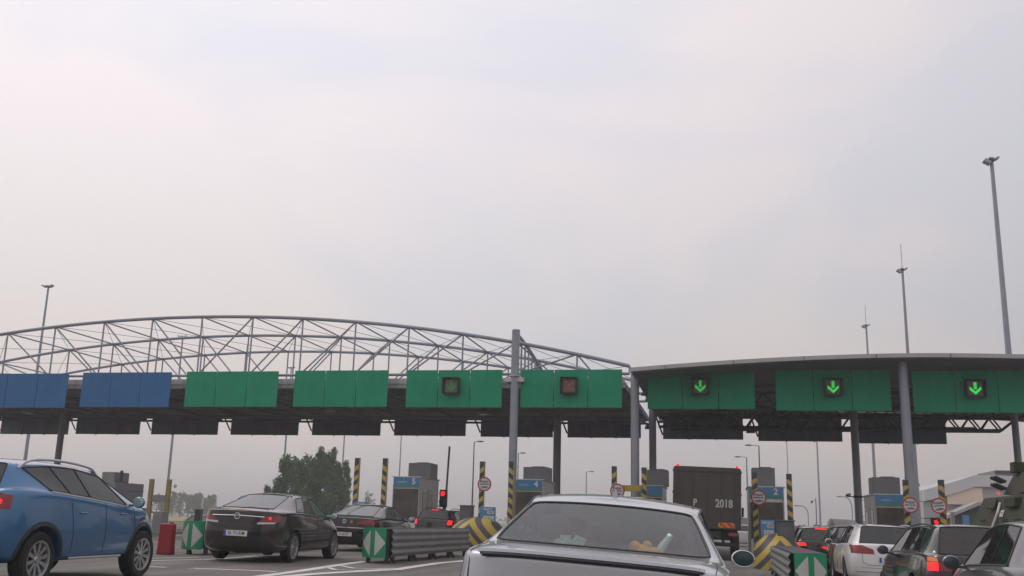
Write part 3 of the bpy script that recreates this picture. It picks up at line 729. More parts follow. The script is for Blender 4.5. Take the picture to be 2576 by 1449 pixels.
# ---- blue crossover at the left edge
k = sedan(kind='suv', L=4.44, W=1.84, H=1.66, wb=2.69, ra=.86, zs=.30, zb=.60, zl=.95, doors=(1.45, 1.95, 3.05), sub=4,
          belt=[(0, 1.30), (.8, 1.27), (2.0, 1.18), (3.2, 1.075), (4.44, .98)], ztail=1.20, znose=.86, tgr=.14, tws=3.42, gbase=.62, zgr=1.24, zws=1.10,
          trr=.42, trf=2.35, gtop=.52, zrr=1.60, tq=.98, tqt=.55, t7t=2.42, cpil=.14, rw=.36, arch=.44, tseat=(2.2, 1.35), rslope=.03, tailcrease=.2,
          roof=[(.3, 1.60), (.9, 1.655), (1.6, 1.665), (2.35, 1.60)], redge=.075, swtop=.66, clad=True, fslope=.18, hbulge=.07)
clad = mat('grey_cladding', (.035, .037, .04), .6, 0, .15, 5)
C = make_car(k, 'blue_crossover', 'light blue crossover with silver roof rails at the left edge of the queue', 'car', bluep, glassm=g_blue, lower=clad); BLU = C
wheel(C, 10, .25)
place(C, -9.80, 13.35, -3.0)
for s_ in (1, -1):
    decal(C, [(.50, .98), (.90, 1.00), (.90, 1.17), (.74, 1.20), (.52, 1.14)], .35 if s_ > 0 else .35, 'tail_lamp', redd, mirror=s_ < 0)
silv_t = mat('silver_trim', (.5, .5, .52), .35, .6, 0); rails(C, .60, .55, 2.55, .06, silv_t, .019)
for s_ in (1, -1):
    for y in (.86-2.22, .86+2.69-2.22):
        ang = [pi*(.02+.96*i/24) for i in range(25)]; o = [(y+.452*cos(a), .36+.452*sin(a)) for a in ang]+[(y+.495*cos(a), .36+.495*sin(a)) for a in ang[::-1]]
        decal(C, o, pi/2, 'arch_trim', clad, off=.010, step=.03, mirror=s_ < 0)

q = MB(); h = cast(C, .78, 1.09, .35, .02); q.ell(h, (.02, .012, .03)); q.build('lit_bulb', redl, C.root)
for nm, w, lp in C.loops:
    if nm != 'side_window': continue
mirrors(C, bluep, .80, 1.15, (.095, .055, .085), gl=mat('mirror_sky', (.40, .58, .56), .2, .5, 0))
for t in (1.55, 3.22, .0):
    if t: seam(C, [(t-2.22, .42), (t-2.22+(.0 if t > 2 else -.03), .8), (t-2.22-(.05 if t > 2 else .10), 1.12)], pi/2, .005)
seam(C, [(2.36-2.22, .42), (2.36-2.22, .8), (2.34-2.22, 1.12)], pi/2, .005)
for t in (1.75, 2.85):
    h = cast(C, t-2.22, .97, pi/2, 0); q = MB(); q.tube([h+Vector((.01, -.09, 0)), h+Vector((.035, -.06, .004)), h+Vector((.035, .06, .004)), h+Vector((.01, .09, 0))], .011); q.build('door_handle', bluep, C.root, smooth=True)
# chrome strip under the side windows
def beltline(C, t0, t1, m, r=.009, dz=-.012, n=30, name='chrome_strip', sides=(1, -1)):
    k = C.k; pts = []
    for i in range(n):
        t = t0+(t1-t0)*i/(n-1); h = cast(C, t-k['L']/2, prof(k['belt'], t)+dz, pi/2, .003); pts.append(h)
    pts = [p_ for p_ in pts if p_]
    for s_ in sides:
        q = MB(); q.tube([Vector((v.x*s_, v.y, v.z)) for v in pts], r, 5); q.build(name, m, C.root, smooth=True)
beltline(C, 1.0, 3.1, mat('bright_trim', (.75, .75, .76), .3, .5, 0), .014)
for s_ in (1,):
    q = MB(); q.box((.90, -.02, .36), (.03, 1.35, .035)); q.build('sill_strip', MATS['silver_trim'], C.root, bevel=.01)
    decal(C, [(1.18, .86), (1.38, .90), (1.36, .94), (1.17, .91)], pi/2, 'side_vent', clad)

# ---- dark fastback behind it
k = sedan(L=4.83, W=1.856, H=1.50, wb=2.74, ra=1.12, tgr=.42, zgr=1.13, gbase=.60, trr=1.62, trf=2.85, gtop=.48, zrr=1.455, tws=3.55, ztail=1.08, zl=.80, sub=4,
          belt=[(0, 1.08), (.9, 1.10), (1.6, 1.07), (2.6, 1.01), (3.5, .97), (4.83, .86)], tq=1.22, tqt=1.62, t7t=2.72, doors=(1.75, 2.35, 3.40), cpil=.18, swtop=.66, rcurve=1.25,
          roof=[(1.6, 1.455), (2.1, 1.495), (2.85, 1.45)], redge=.06, dbulge=-.005)
C = make_car(k, 'dark_fastback', 'dark brown fastback with a chrome bar across its tailgate, left of the green chevron panel', 'car', darkgr, glassm=g_opel); OPL = C
wheel(C, 12, .245); place(C, -10.25, 22.5, -3)
for s_ in (1, -1):
    decal(C, [(.46, .845), (.90, .86), (.97, .99), (.62, .965)], .25, 'tail_lamp', redd, mirror=s_ < 0)
    decal(C, [(.44, .80), (.80, .82), (.86, .855), (.46, .842)], .25, 'reversing_lamp', clearl, mirror=s_ < 0)
h = cast(C, .72, .93, .25, .02); q = MB(); q.ell(h, (.03, .01, .03)); q.build('lit_bulb', redl, C.root)
q = MB(); pts = [cast(C, -.58+1.16*i/20, .965-.015*abs(i-10)/10, 0, .018) for i in range(21)]; q.tube(pts, .017, 6); q.build('chrome_bar', chrome, C.root, smooth=True)
badge(C, .955, .06, 'bolt', off=.03); plate(C, .60, 'EL 711KM', yoff=.02)
decal(C, [(-.22, 1.045), (.22, 1.045), (.20, 1.07), (-.20, 1.07)], 0, 'brake_light', redd, step=.02)
seam(C, [(-.62, .80), (-.5, .745), (-.2, .715), (.2, .715), (.5, .745), (.62, .80)], 0, .005)
q = MB(); q.tube([cast(C, .52, 1.12, 0, .02), cast(C, .30, 1.14, 0, .02), cast(C, .05, 1.15, 0, .025)], .008); q.build('wiper', black, C.root)
for nm, w, lp in C.loops:
    if nm == 'side_window': q = MB(); q.tube([v*1.002 for v in lp if v.z > 1.12]+[], .001, 4) if False else None
beltline(C, 1.35, 3.3, chrome, .008)
mirrors(C, darkgr, .92, 1.02, (.09, .08, .075), gl=MATS['mirror_sky']); fin(C, darkgr, -.45)
for t in (1.72, 2.5, 3.45): seam(C, [(t-2.415, .38), (t-2.415, .9), (t-2.47, 1.02)], pi/2, .005)
seam(C, [(-1.0+.3, .86), (0, .84), (1.2, .78)], pi/2, .004, darkgr)

# ---- black saloon ahead of it
k = sedan(L=4.80, W=1.855, H=1.42, wb=2.71, ra=1.15, tgr=.62, zgr=1.04, gbase=.66, trr=1.75, trf=2.75, gtop=.50, zrr=1.37, ztail=.99, belt=[(0, .99), (1, 1.0), (2.4, .965), (3.5, .93), (4.8, .84)],
          tq=1.3, tqt=1.75, t7t=2.62, redge=.055)
C = make_car(k, 'black_saloon', 'black saloon partly hidden behind the left guardrail and chevron panel', 'car', blackp, glassm=g_opel); CC = C
wheel(C, 10, .24); place(C, -11.05, 31.2, 0)
for s_ in (1, -1):
    decal(C, [(.40, .80), (.92, .82), (.95, .935), (.42, .91)], .15, 'tail_lamp', redd, mirror=s_ < 0)
badge(C, .87, .055, 'vw', off=.02); badge(C, .87, .001, 'disc')
p_ = cast(C, 0.22, .87, 0, .01); q = MB(); q.lathe([(0, p_.y), (.05, p_.y)], 'Y', 14, (.22, 0, .87)); q.build('round_sticker', mat('sticker_orange', (.45, .20, .05), .5, 0, .5, 30), C.root)
q = MB(); q.tube([cast(C, -.66+1.32*i/16, .69, 0, .012) for i in range(17)], .012, 6); q.build('chrome_bar', chrome, C.root, smooth=True)
plate(C, .50, 'K 6653V', yoff=.02); mirrors(C, blackp, .9, .98, (.09, .08, .075), gl=MATS['mirror_sky'])

# ---- dark estate at the red light
C = make_car(wagon(L=4.5, sub=3), 'dark_estate', 'dark estate car with brake lights lit, waiting in front of booth 5', 'car', greyd); wheel(C, 6)
place(C, -12.05, 43.9, 1); EST = C
for s_ in (1, -1): decal(C, [(.66, .80), (.84, .80), (.86, .98), (.72, .98)], .1, 'tail_lamp', redl, mirror=s_ < 0)
decal(C, [(-.16, 1.385), (.16, 1.385), (.16, 1.41), (-.16, 1.41)], 0, 'brake_light', redl, step=.02)
rails(C, .58, .7, 2.8, .05, black)

# ---- white estate on the right
C = make_car(wagon(sub=4, W=1.82, H=1.48, redge=.06), 'white_estate', 'white estate car with roof rails, between the right guardrail and the dark estate', 'car', whitep); WHT = C
wheel(C, 10); place(C, 3.62, 26.5, 0)
for s_ in (1, -1):
    decal(C, [(.36, .80), (.86, .80), (.90, .98), (.62, .985), (.38, .90)], .12, 'tail_lamp', redd, mirror=s_ < 0)
rails(C, .58, .62, 2.8, .045, silv_t)
badge(C, .88, .06, 'vw', off=.02); plate(C, .68, 'PO 5K714', yoff=.02)
q = MB(); q.tube([cast(C, -.75+1.5*i/16, .42, 0, .008) for i in range(17)], .010, 6); q.build('chrome_bar', chrome, C.root, smooth=True)
seam(C, [(-.62, .95), (-.60, .62), (-.5, .56), (.5, .56), (.60, .62), (.62, .95)], 0, .005)
seam(C, [(-.86, .50), (.86, .50)], 0, .004); mirrors(C, whitep, .95, 1.0, (.09, .08, .075))
for t in (1.72, 2.4, 3.4): seam(C, [(t-2.39, .38), (t-2.39, .9), (t-2.44, .97)], pi/2, .005, both=True)

# ---- dark old estate
C = make_car(wagon(sub=4, L=4.80, W=1.80, H=1.44, tgr=.22, trr=.42, gbase=.70, gtop=.62, rcurve=.7, zrr=1.40, redge=.05, zgr=1.0), 'black_estate', 'old black estate car with a square rear window, in front of the armoured vehicle', 'car', blackp); BMW = C
wheel(C, 10); place(C, 3.55, 17.4, -1)
for s_ in (1, -1):
    decal(C, [(.74, .78), (.86, .78), (.86, .89), (.74, .89)], .1, 'tail_lamp', redl if s_ < 0 else redl, mirror=s_ < 0)
    decal(C, [(.74, .90), (.86, .90), (.86, .955), (.75, .955)], .1, 'turn_lamp', orange, mirror=s_ < 0)
    decal(C, [(.58, .78), (.73, .78), (.73, .89), (.60, .89)], .1, 'tail_lamp', redd, mirror=s_ < 0)
plate(C, .62, 'GD 80315', yoff=.02)
q = MB(); q.tube([cast(C, -.82+1.64*i/16, .50, 0, .008) for i in range(17)], .012, 6); q.build('chrome_bar', chrome, C.root, smooth=True)
beltline(C, .7, 3.3, chrome, .008)
rails(C, .62, .6, 2.8, .03, black, .012)
mirrors(C, blackp, .5, .99, (.09, .08, .075))

# ---- grey hatchback cut by the right edge
C = make_car(wagon(sub=4, L=4.2, W=1.80, H=1.46, wb=2.6, ra=.82, doors=(1.35, 1.8, 2.85), tws=3.05, trf=2.3, tq=.62, tqt=.80, t7t=2.2, tseat=(2.1, 1.3), trr=.52, zrr=1.42, tgr=.20, gbase=.60, gtop=.54,
                   belt=[(0, 1.0), (.8, 1.0), (2, .96), (3, .92), (4.2, .84)], cpil=.18), 'grey_hatchback', 'grey hatchback with lit red tail lamp cut off by the right picture edge', 'car', silvd); HAT = C
wheel(C, 8); place(C, 3.38, 11.6, 2)
for s_ in (1, -1): decal(C, [(.50, .70), (.84, .72), (.88, .92), (.60, .90)], .2, 'tail_lamp', redl, mirror=s_ < 0)
mirrors(C, silvd, .35, .97, (.09, .08, .075)); plate(C, .55, 'WX 3190', yoff=.02)

# ---- black suv with brake lights
C = make_car(wagon(sub=3, L=4.4, H=1.46, zs=.22, W=1.80, rw=.34, zl=.80, zgr=1.0, ztail=.98, belt=[(0, 1.0), (2.4, .98), (3.5, .95), (4.4, .88)], zrr=1.41, trr=.40, wb=2.6, ra=.9), 'black_hatchback', 'black estate with bright red brake lights, ahead of the white estate', 'car', blackp); SUV = C
wheel(C, 6); place(C, 3.2, 38.0, 0, dz=-.05)
decal(C, [(-.18, 1.36), (.20, 1.36), (.20, 1.40), (-.18, 1.40)], 0, 'brake_light', redl, step=.02)
for s_ in (1, -1): decal(C, [(.50, .80), (.84, .80), (.86, .90), (.52, .90)], .1, 'tail_lamp', redl, mirror=s_ < 0)
rails(C, .58, .6, 2.8, .06, silv_t)
C = make_car(sedan(sub=3), 'dark_saloon', 'dark saloon squeezed between the black car with brake lights and the white estate', 'car', greyd); wheel(C, 8); place(C, 3.85, 32.6, 0)
for s_ in (1, -1): decal(C, [(.55, .80), (.88, .80), (.90, .93), (.58, .93)], .12, 'tail_lamp', redd, mirror=s_ < 0)
C = make_car(wagon(sub=3, L=4.2, wb=2.5, ra=.85), 'white_hatchback', 'small white hatchback far ahead between the truck and booth 2', 'car', whitep); wheel(C, 8); place(C, 1.5, 72.0, 2)
for s_ in (1, -1): decal(C, [(.66, .75), (.86, .75), (.86, 1.0), (.70, 1.0)], .1, 'tail_lamp', redd, mirror=s_ < 0)
C = make_car(wagon(sub=3), 'pale_estate', 'pale car waiting beyond the grey cabinet at the far left', 'car', whitep); wheel(C, 8); place(C, P(352, 1300, 80).x, 80, 6)
C = make_car(wagon(sub=3, H=1.9, zs=.3, zgr=1.25, ztail=1.2, belt=[(0, 1.25), (3.5, 1.2), (4.78, 1.1)], zrr=1.85, trr=.3, rw=.34), 'dark_van', 'dark van with a pale roof, behind the blue price board by booth 4', 'van', greyd); wheel(C, 6); place(C, -6.6, 41.5, 0)

# ================================================================== TRUCK
olive = mat('army_olive', (.068, .062, .054), .75, 0, .12, 1.2)
def truck():
    x0, x1 = -1.86, .58; xc = (x0+x1)/2; Y = 38.0; g = gz(xc)
    t = thing('army_truck', 'tall olive box truck numbered 2018 seen from behind, in the middle lane', 'truck', (xc, Y, g), 0, None, ry=.03)
    w = 2.46/2; H = 3.36-g
    q = MB(); r = .13; o = [(-w, 1.15), (w, 1.15)]+[(w-r+r*cos(a), H-r*.7+r*.7*sin(a)) for a in [pi/2*i/6 for i in range(7)]]+[(-w+r-r*sin(a), H-r*.7+r*.7*cos(a)) for a in [pi/2*i/6 for i in range(7)]]
    q.prism(o, 0, 6.2); b = q.build('box_body', olive, t, bevel=.02)
    q = MB(); q.box((0, -.012, (1.15+H)/2), (.02, .02, H-1.35)); q.box((-w+.06, -.015, (1.15+H)/2), (.05, .03, H-1.3)); q.box((w-.06, -.015, (1.15+H)/2), (.05, .03, H-1.3)); q.box((0, -.015, H-.16), (2*w-.2, .03, .03)); q.box((0, -.015, 1.2), (2*w-.1, .03, .07)); q.build('door_frame', olive, b)
    for x in (-.5, .5, -1.0, 1.0):
        q = MB(); q.tube([(x, -.035, 1.25), (x, -.035, H-.25)], .014); q.build('lock_bar', olive, b, smooth=True)
    for z in (1.6, 2.4, 3.2):
        for s_ in (1, -1):
            q = MB(); q.box((s_*(w-.03), -.03, z), (.10, .04, .08)); q.build('hinge', olive, b)
    text('truck_number', '2018', .40, mat('dull_white_lettering', (.5, .5, .49), .6, 0, .15, 9), t, (.62, -.05, 1.15+.90), sx=.78, bold=.03, ext=.004)
    text('truck_lettering', 'P', .34, MATS['dull_white_lettering'], t, (-.42, -.05, 2.05), sx=.8, bold=.03, ext=.004)
    for s_ in (1, -1):
        q = MB(); q.ell((s_*(w-.16), .1, H+.04), (.05, .04, .05)); q.box((s_*(w-.16), .1, H), (.12, .1, .03)); q.build('marker_lamp', redl, t, smooth=True)
        q = MB(); q.box((s_*.72, -.03, 1.30), (.60, .02, .18)); q.build('reflector_panel', stripes('reflector_stripe', 1.0, .26, (.75, .03, .02), (.62, .30, .03), .5), t)
        q = MB(); q.box((s_*.95, -.04, .98), (.35, .06, .12)); q.build('tail_lamp', redd, t, bevel=.01)
        for y in (1.1, 2.4, 5.2):
            q = MB(); q.lathe([(.1, -.14), (.3, -.15), (.50, -.14), (.53, -.08), (.53, .08), (.50, .14), (.3, .15), (.1, .14)], 'X', 28, (s_*(w-.2), y, .53)); q.build('wheel', rubber, t, smooth=True)
    q = MB(); q.box((0, 3.3, .95), (1.0, 7.6, .25)); q.box((0, .05, .62), (2.2, .12, .14)); q.box((-.6, .05, .8), (.1, .1, .4)); q.box((.6, .05, .8), (.1, .1, .4)); q.build('chassis', black, t)
    q = MB(); q.prism([(6.4, .7), (8.2, .7), (8.3, 1.6), (8.0, 2.6), (6.4, 2.7)], -1.2, 1.2, 'X'); q.build('cab', olive, t, bevel=.05)
    q = MB(); q.box((1.42, 7.6, 1.9), (.1, .2, .4)); q.box((-1.42, 7.6, 1.9), (.1, .2, .4)); q.build('wing_mirror', black, t, bevel=.02)
truck()

# ================================================================== ARMOURED VEHICLE
def camo():
    m = bpy.data.materials.new('camouflage'); m.use_nodes = True; t = m.node_tree; b = t.nodes['Principled BSDF']; b.inputs['Roughness'].default_value = .85
    c = t.nodes.new('ShaderNodeTexCoord'); n = t.nodes.new('ShaderNodeTexNoise'); n.inputs['Scale'].default_value = .75; n.inputs['Detail'].default_value = 2; n.inputs['Distortion'].default_value = .8
    t.links.new(c.outputs['Object'], n.inputs[0]); r = t.nodes.new('ShaderNodeValToRGB'); r.color_ramp.interpolation = 'CONSTANT'
    e = r.color_ramp.elements; e[0].color = (.015, .016, .013, 1); e[0].position = 0; e[1].color = (.036, .044, .022, 1); e[1].position = .40
    k = e.new(.56); k.color = (.045, .036, .026, 1); t.links.new(n.outputs[0], r.inputs[0]); t.links.new(r.outputs[0], b.inputs['Base Color']); return m
camom = camo()
def apc(x, y):
    t = thing('armoured_carrier', 'camouflaged eight wheeled armoured carrier marked G12 behind the black estate', 'armoured vehicle', (x, y, gz(x, y)), radians(0), ry=.02)
    # hull: cross sections (y, half width low, half width mid, half width top, z low, z mid, z top)
    secs = [(-3.7, 1.1, 1.3, 1.0, .7, 1.45, 2.15), (-3.5, 1.15, 1.4, 1.12, .55, 1.45, 2.28), (.9, 1.15, 1.4, 1.12, .5, 1.42, 2.28), (1.6, 1.15, 1.4, 1.08, .5, 1.40, 2.0), (2.6, 1.1, 1.38, .95, .5, 1.35, 1.72), (3.7, .95, 1.15, .8, .6, 1.1, 1.32), (4.0, .7, .9, .6, .75, .98, 1.1)]
    vs = []; fs = []
    for s in secs:
        Y, a, b, c, z0, z1, z2 = s; vs += [(-a, Y, z0), (-b, Y, z1), (-c, Y, z2), (c, Y, z2), (b, Y, z1), (a, Y, z0)]
    for i in range(len(secs)-1):
        for j in range(6): fs.append((6*i+j, 6*i+(j+1) % 6, 6*i+6+(j+1) % 6, 6*i+6+j))
    fs += [(0, 1, 2, 3, 4, 5), tuple(6*(len(secs)-1)+j for j in range(6))[::-1]]
    q = MB(); q.add(vs, fs); h = q.build('hull', camom, t, bevel=.03)
    for y_ in (-2.7, -1.3, .5, 1.9):
        for s_ in (1, -1):
            q = MB(); q.lathe([(.12, -.16), (.3, -.18), (.50, -.17), (.55, -.10), (.55, .10), (.50, .17), (.3, .18), (.12, .16), (0, .16)], 'X', 28, (s_*1.2, y_, .55)); q.build('wheel', rubber, t, smooth=True)
    # turret
    q = MB(); q.lathe([(0, 2.26), (1.05, 2.26), (1.05, 2.34), (.98, 2.36)], 'Z', 24, (.1, -1.0, 0))
    q.add([(-.85, -2.3, 2.36), (1.0, -2.3, 2.36), (1.0, .1, 2.36), (.5, .6, 2.36), (-.3, .6, 2.36), (-.85, .1, 2.36), (-.62, -2.15, 2.88), (.78, -2.15, 2.88), (.78, -.1, 2.88), (.4, .2, 2.84), (-.2, .2, 2.84), (-.62, -.1, 2.88)],
        [(0, 1, 7, 6), (1, 2, 8, 7), (2, 3, 9, 8), (3, 4, 10, 9), (4, 5, 11, 10), (5, 0, 6, 11), (6, 7, 8, 9, 10, 11)])
    tu = q.build('turret', camom, t, bevel=.02)
    q = MB(); q.tube([(.1, .4, 2.6), (.1, 1.2, 2.62), (.1, 2.9, 2.66)], [.09, .06, .035], 12); q.build('gun_barrel', camom, tu, smooth=True)
    for i in range(6):
        a = -.5+.2*(i % 3); q = MB(); q.tube([(-.88, -.35+.2*(i % 3), 2.48+.17*(i//3)), (-1.1, -.25+.22*(i % 3), 2.60+.17*(i//3))], .04, 10); q.build('smoke_launcher', black, tu, smooth=True)
    for c_, d_ in (((-.62, -.5, 3.0), (.3, .35, .25)), ((.4, -1.1, 2.95), (.5, .5, .14))): q = MB(); q.box(c_, d_); q.build('sight_box', camom, tu, bevel=.02)
    q = MB(); q.tube([(-.5, -2.0, 2.8), (-.55, -2.1, 4.6)], .008); q.build('whip_antenna', black, tu)
    q = MB(); q.box((-1.27, -.5, 2.1), (.04, .7, .25), M=Matrix.Rotation(.33, 3, 'Y')); q.build('side_hatch', camom, h, bevel=.02)
    q = MB(); q.box((-1.22, -2.2, 2.1), (.2, .9, .22)); q.build('stowage_box', camom, h, bevel=.02)
    for y_ in (-2.8, -1.8, .2):
        q = MB(); q.tube([(-1.30, y_-.2, 1.70), (-1.36, y_-.2, 1.72), (-1.36, y_+.2, 1.72), (-1.30, y_+.2, 1.70)], .012); q.build('grab_handle', camom, h)
    M_ = Matrix(((0, 0, -1), (-1, 0, 0), (0, 1, 0)))   # lettering on the left flank
    a = atan2(.28, .83)
    tx = text('side_lettering', 'G12', .22, numw, t, (-1.30, -1.45, 1.85), rot=(pi/2-a, 0, -pi/2), bold=.03, ext=.006, sx=.8)
    q = MB(); q.tube([(-1.215, -1.03, 2.12), (-1.31, -1.13, 1.88), (-1.41, -1.0, 1.55)], .03, 5); q.build('white_mark', numw, t)
    q = MB(); q.ell((-1.12, -.55, 2.36), (.035, .03, .035)); q.build('marker_lamp', redl, t)
    q = MB(); q.box((-1.45, 3.1, 1.75), (.10, .16, .42)); q.bar((-1.1, 2.8, 1.5), (-1.42, 3.1, 1.6), .03); q.build('wing_mirror', mat('mirror_back', (.3, .3, .28), .5, 0, .2, 5), t, bevel=.02)
apc(7.65, 27.2)

# ================================================================== CANOPIES
YA = [44.5, 49.6, 54.8]
YS_ = 44.1
NX = [P(u, v, 44.4) for u, v in [(17, 837), (137, 822), (260, 810), (382, 800), (507, 796), (635, 796), (761, 799), (894, 809), (1028, 822), (1164, 840), (1300, 862), (1451, 892), (1583, 920)]]
def left_canopy():
    t = thing('arched_toll_canopy', 'left toll canopy with a flat roof hung under three arched grey tube trusses', 'canopy', (-20, 50, 0))
    xs = [-46.0, -43.3, -40.6]+[p_.x for p_ in NX]; zc, xc = NX[4].z, NX[4].x; xe = xs[-1]; ze = NX[-1].z
    def az(x): return zc-(zc-ze)*((x-xc)/(xe-xc))**2 if x > xc else zc-(zc-ze)*((x-xc)/(xe-xc))**2
    xs = [-49.5]+xs; zb = 7.80
    for k, Y in enumerate(YA):
        q = MB(); fine = [xs[0]+(xs[-1]-xs[0])*i/70 for i in range(71)]
        q.tube([(x, Y, az(x)) for x in fine], .09 if k == 0 else .08, 10); q.build('arch_tube', steelgrey, t, smooth=True, world=True)
        q = MB(); q.tube([(xs[0], Y, zb), (xe, Y, zb)], .07, 10); q.build('bottom_tube', steelgrey, t, smooth=True, world=True)
        n = len(xs); mid = xs.index(NX[4].x)
        for i, x in enumerate(xs):
            if az(x)-zb > .3: q = MB(); q.tube([(x, Y, zb), (x, Y, az(x))], .042, 8); q.build('strut', steelgrey, t, smooth=True, world=True)
            j = i+1 if i < mid else i-1
            if i != mid and 0 <= j < n and i < n-1: q = MB(); q.tube([(x, Y, az(x)), (xs[j], Y, zb)], .040, 8); q.build('diagonal_brace', steelgrey, t, smooth=True, world=True)
            if k < 2:
                q = MB(); q.tube([(x, Y, az(x)), (x, YA[k+1], az(x))], .038, 8); q.build('purlin', steelgrey, t, smooth=True, world=True)
                if i < n-1:
                    q = MB(); q.tube([(x, Y, az(x)), (xs[i+1], YA[k+1], az(xs[i+1]))], .012, 5); q.build('bracing_cable', darkst, t, world=True)
                    q = MB(); q.tube([(xs[i+1], Y, az(xs[i+1])), (x, YA[k+1], az(x))], .012, 5); q.build('bracing_cable', darkst, t, world=True)
    x1 = -4.25; x0 = -50
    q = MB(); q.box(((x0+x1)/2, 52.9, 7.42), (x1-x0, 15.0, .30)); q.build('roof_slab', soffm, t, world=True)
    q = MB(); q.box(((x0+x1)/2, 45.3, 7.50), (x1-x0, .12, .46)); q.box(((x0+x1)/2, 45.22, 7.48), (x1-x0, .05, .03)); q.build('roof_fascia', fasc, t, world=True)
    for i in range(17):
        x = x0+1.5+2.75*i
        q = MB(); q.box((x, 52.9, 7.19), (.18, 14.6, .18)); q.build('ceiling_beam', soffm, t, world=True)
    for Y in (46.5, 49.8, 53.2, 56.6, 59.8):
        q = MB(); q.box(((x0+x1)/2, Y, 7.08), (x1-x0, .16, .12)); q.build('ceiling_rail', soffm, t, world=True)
    # columns
    def col(x, Y, z1, r, cone=False):
        g = gz(x, Y); q = MB(); q.tube([(x, Y, g), (x, Y, z1)], r, 20); q.lathe([(r+.22, g), (r+.22, g+.04), (r+.03, g+.06)], 'Z', 20, (x, Y, 0)); q.lathe([(r, z1), (r*.9, z1+.02), (0, z1+.03)], 'Z', 20, (x, Y, 0))
        return q.build('column', steelgrey, t, smooth=True, world=True)
    XC = -9.1
    col(XC, 43.95, 9.75, .185)
    q = MB(); q.lathe([(.2, 7.60), (.27, 7.60), (.27, 7.68), (.2, 7.68)], 'Z', 20, (XC, 43.95, 0)); q.box((XC, 44.3, 7.45), (.9, 1.0, .18)); q.build('column_bracket', fasc, t, world=True)
    for x in (-9.15, -40.9):
        col(x, 56.4, 7.3, .20); g = gz(x, 56.4)
        q = MB(); q.tube([(x+.24, 56.1, g+.3), (x+.24, 56.1, 7.0), (x+.6, 55.6, 7.2)], .045, 8); q.build('drainpipe', greyp, t, smooth=True, world=True)
    for i in range(14):
        x = -47+3.1*i; q = MB(); q.tube([(x, 46, 7.02), (x+1.0, 53, 6.98), (x+.3, 60, 7.02)], .02, 5); q.build('cable_run', darkst, t, world=True)
    # longitudinal truss at the column
    q = MB(); pts = [(XC+.05, 44.2+ (54.8-44.2)*i/12, 9.55-(1.45)*(i/12)**1.5) for i in range(13)]
    q.tube(pts, .085, 8); q.build('crown_tube', steelgrey, t, smooth=True, world=True)
    for i, p_ in enumerate(pts[:-1]):
        q = MB(); q.tube([p_, (p_[0], p_[1], 7.9)], .045, 8); q.build('strut', steelgrey, t, smooth=True, world=True)
left_canopy()
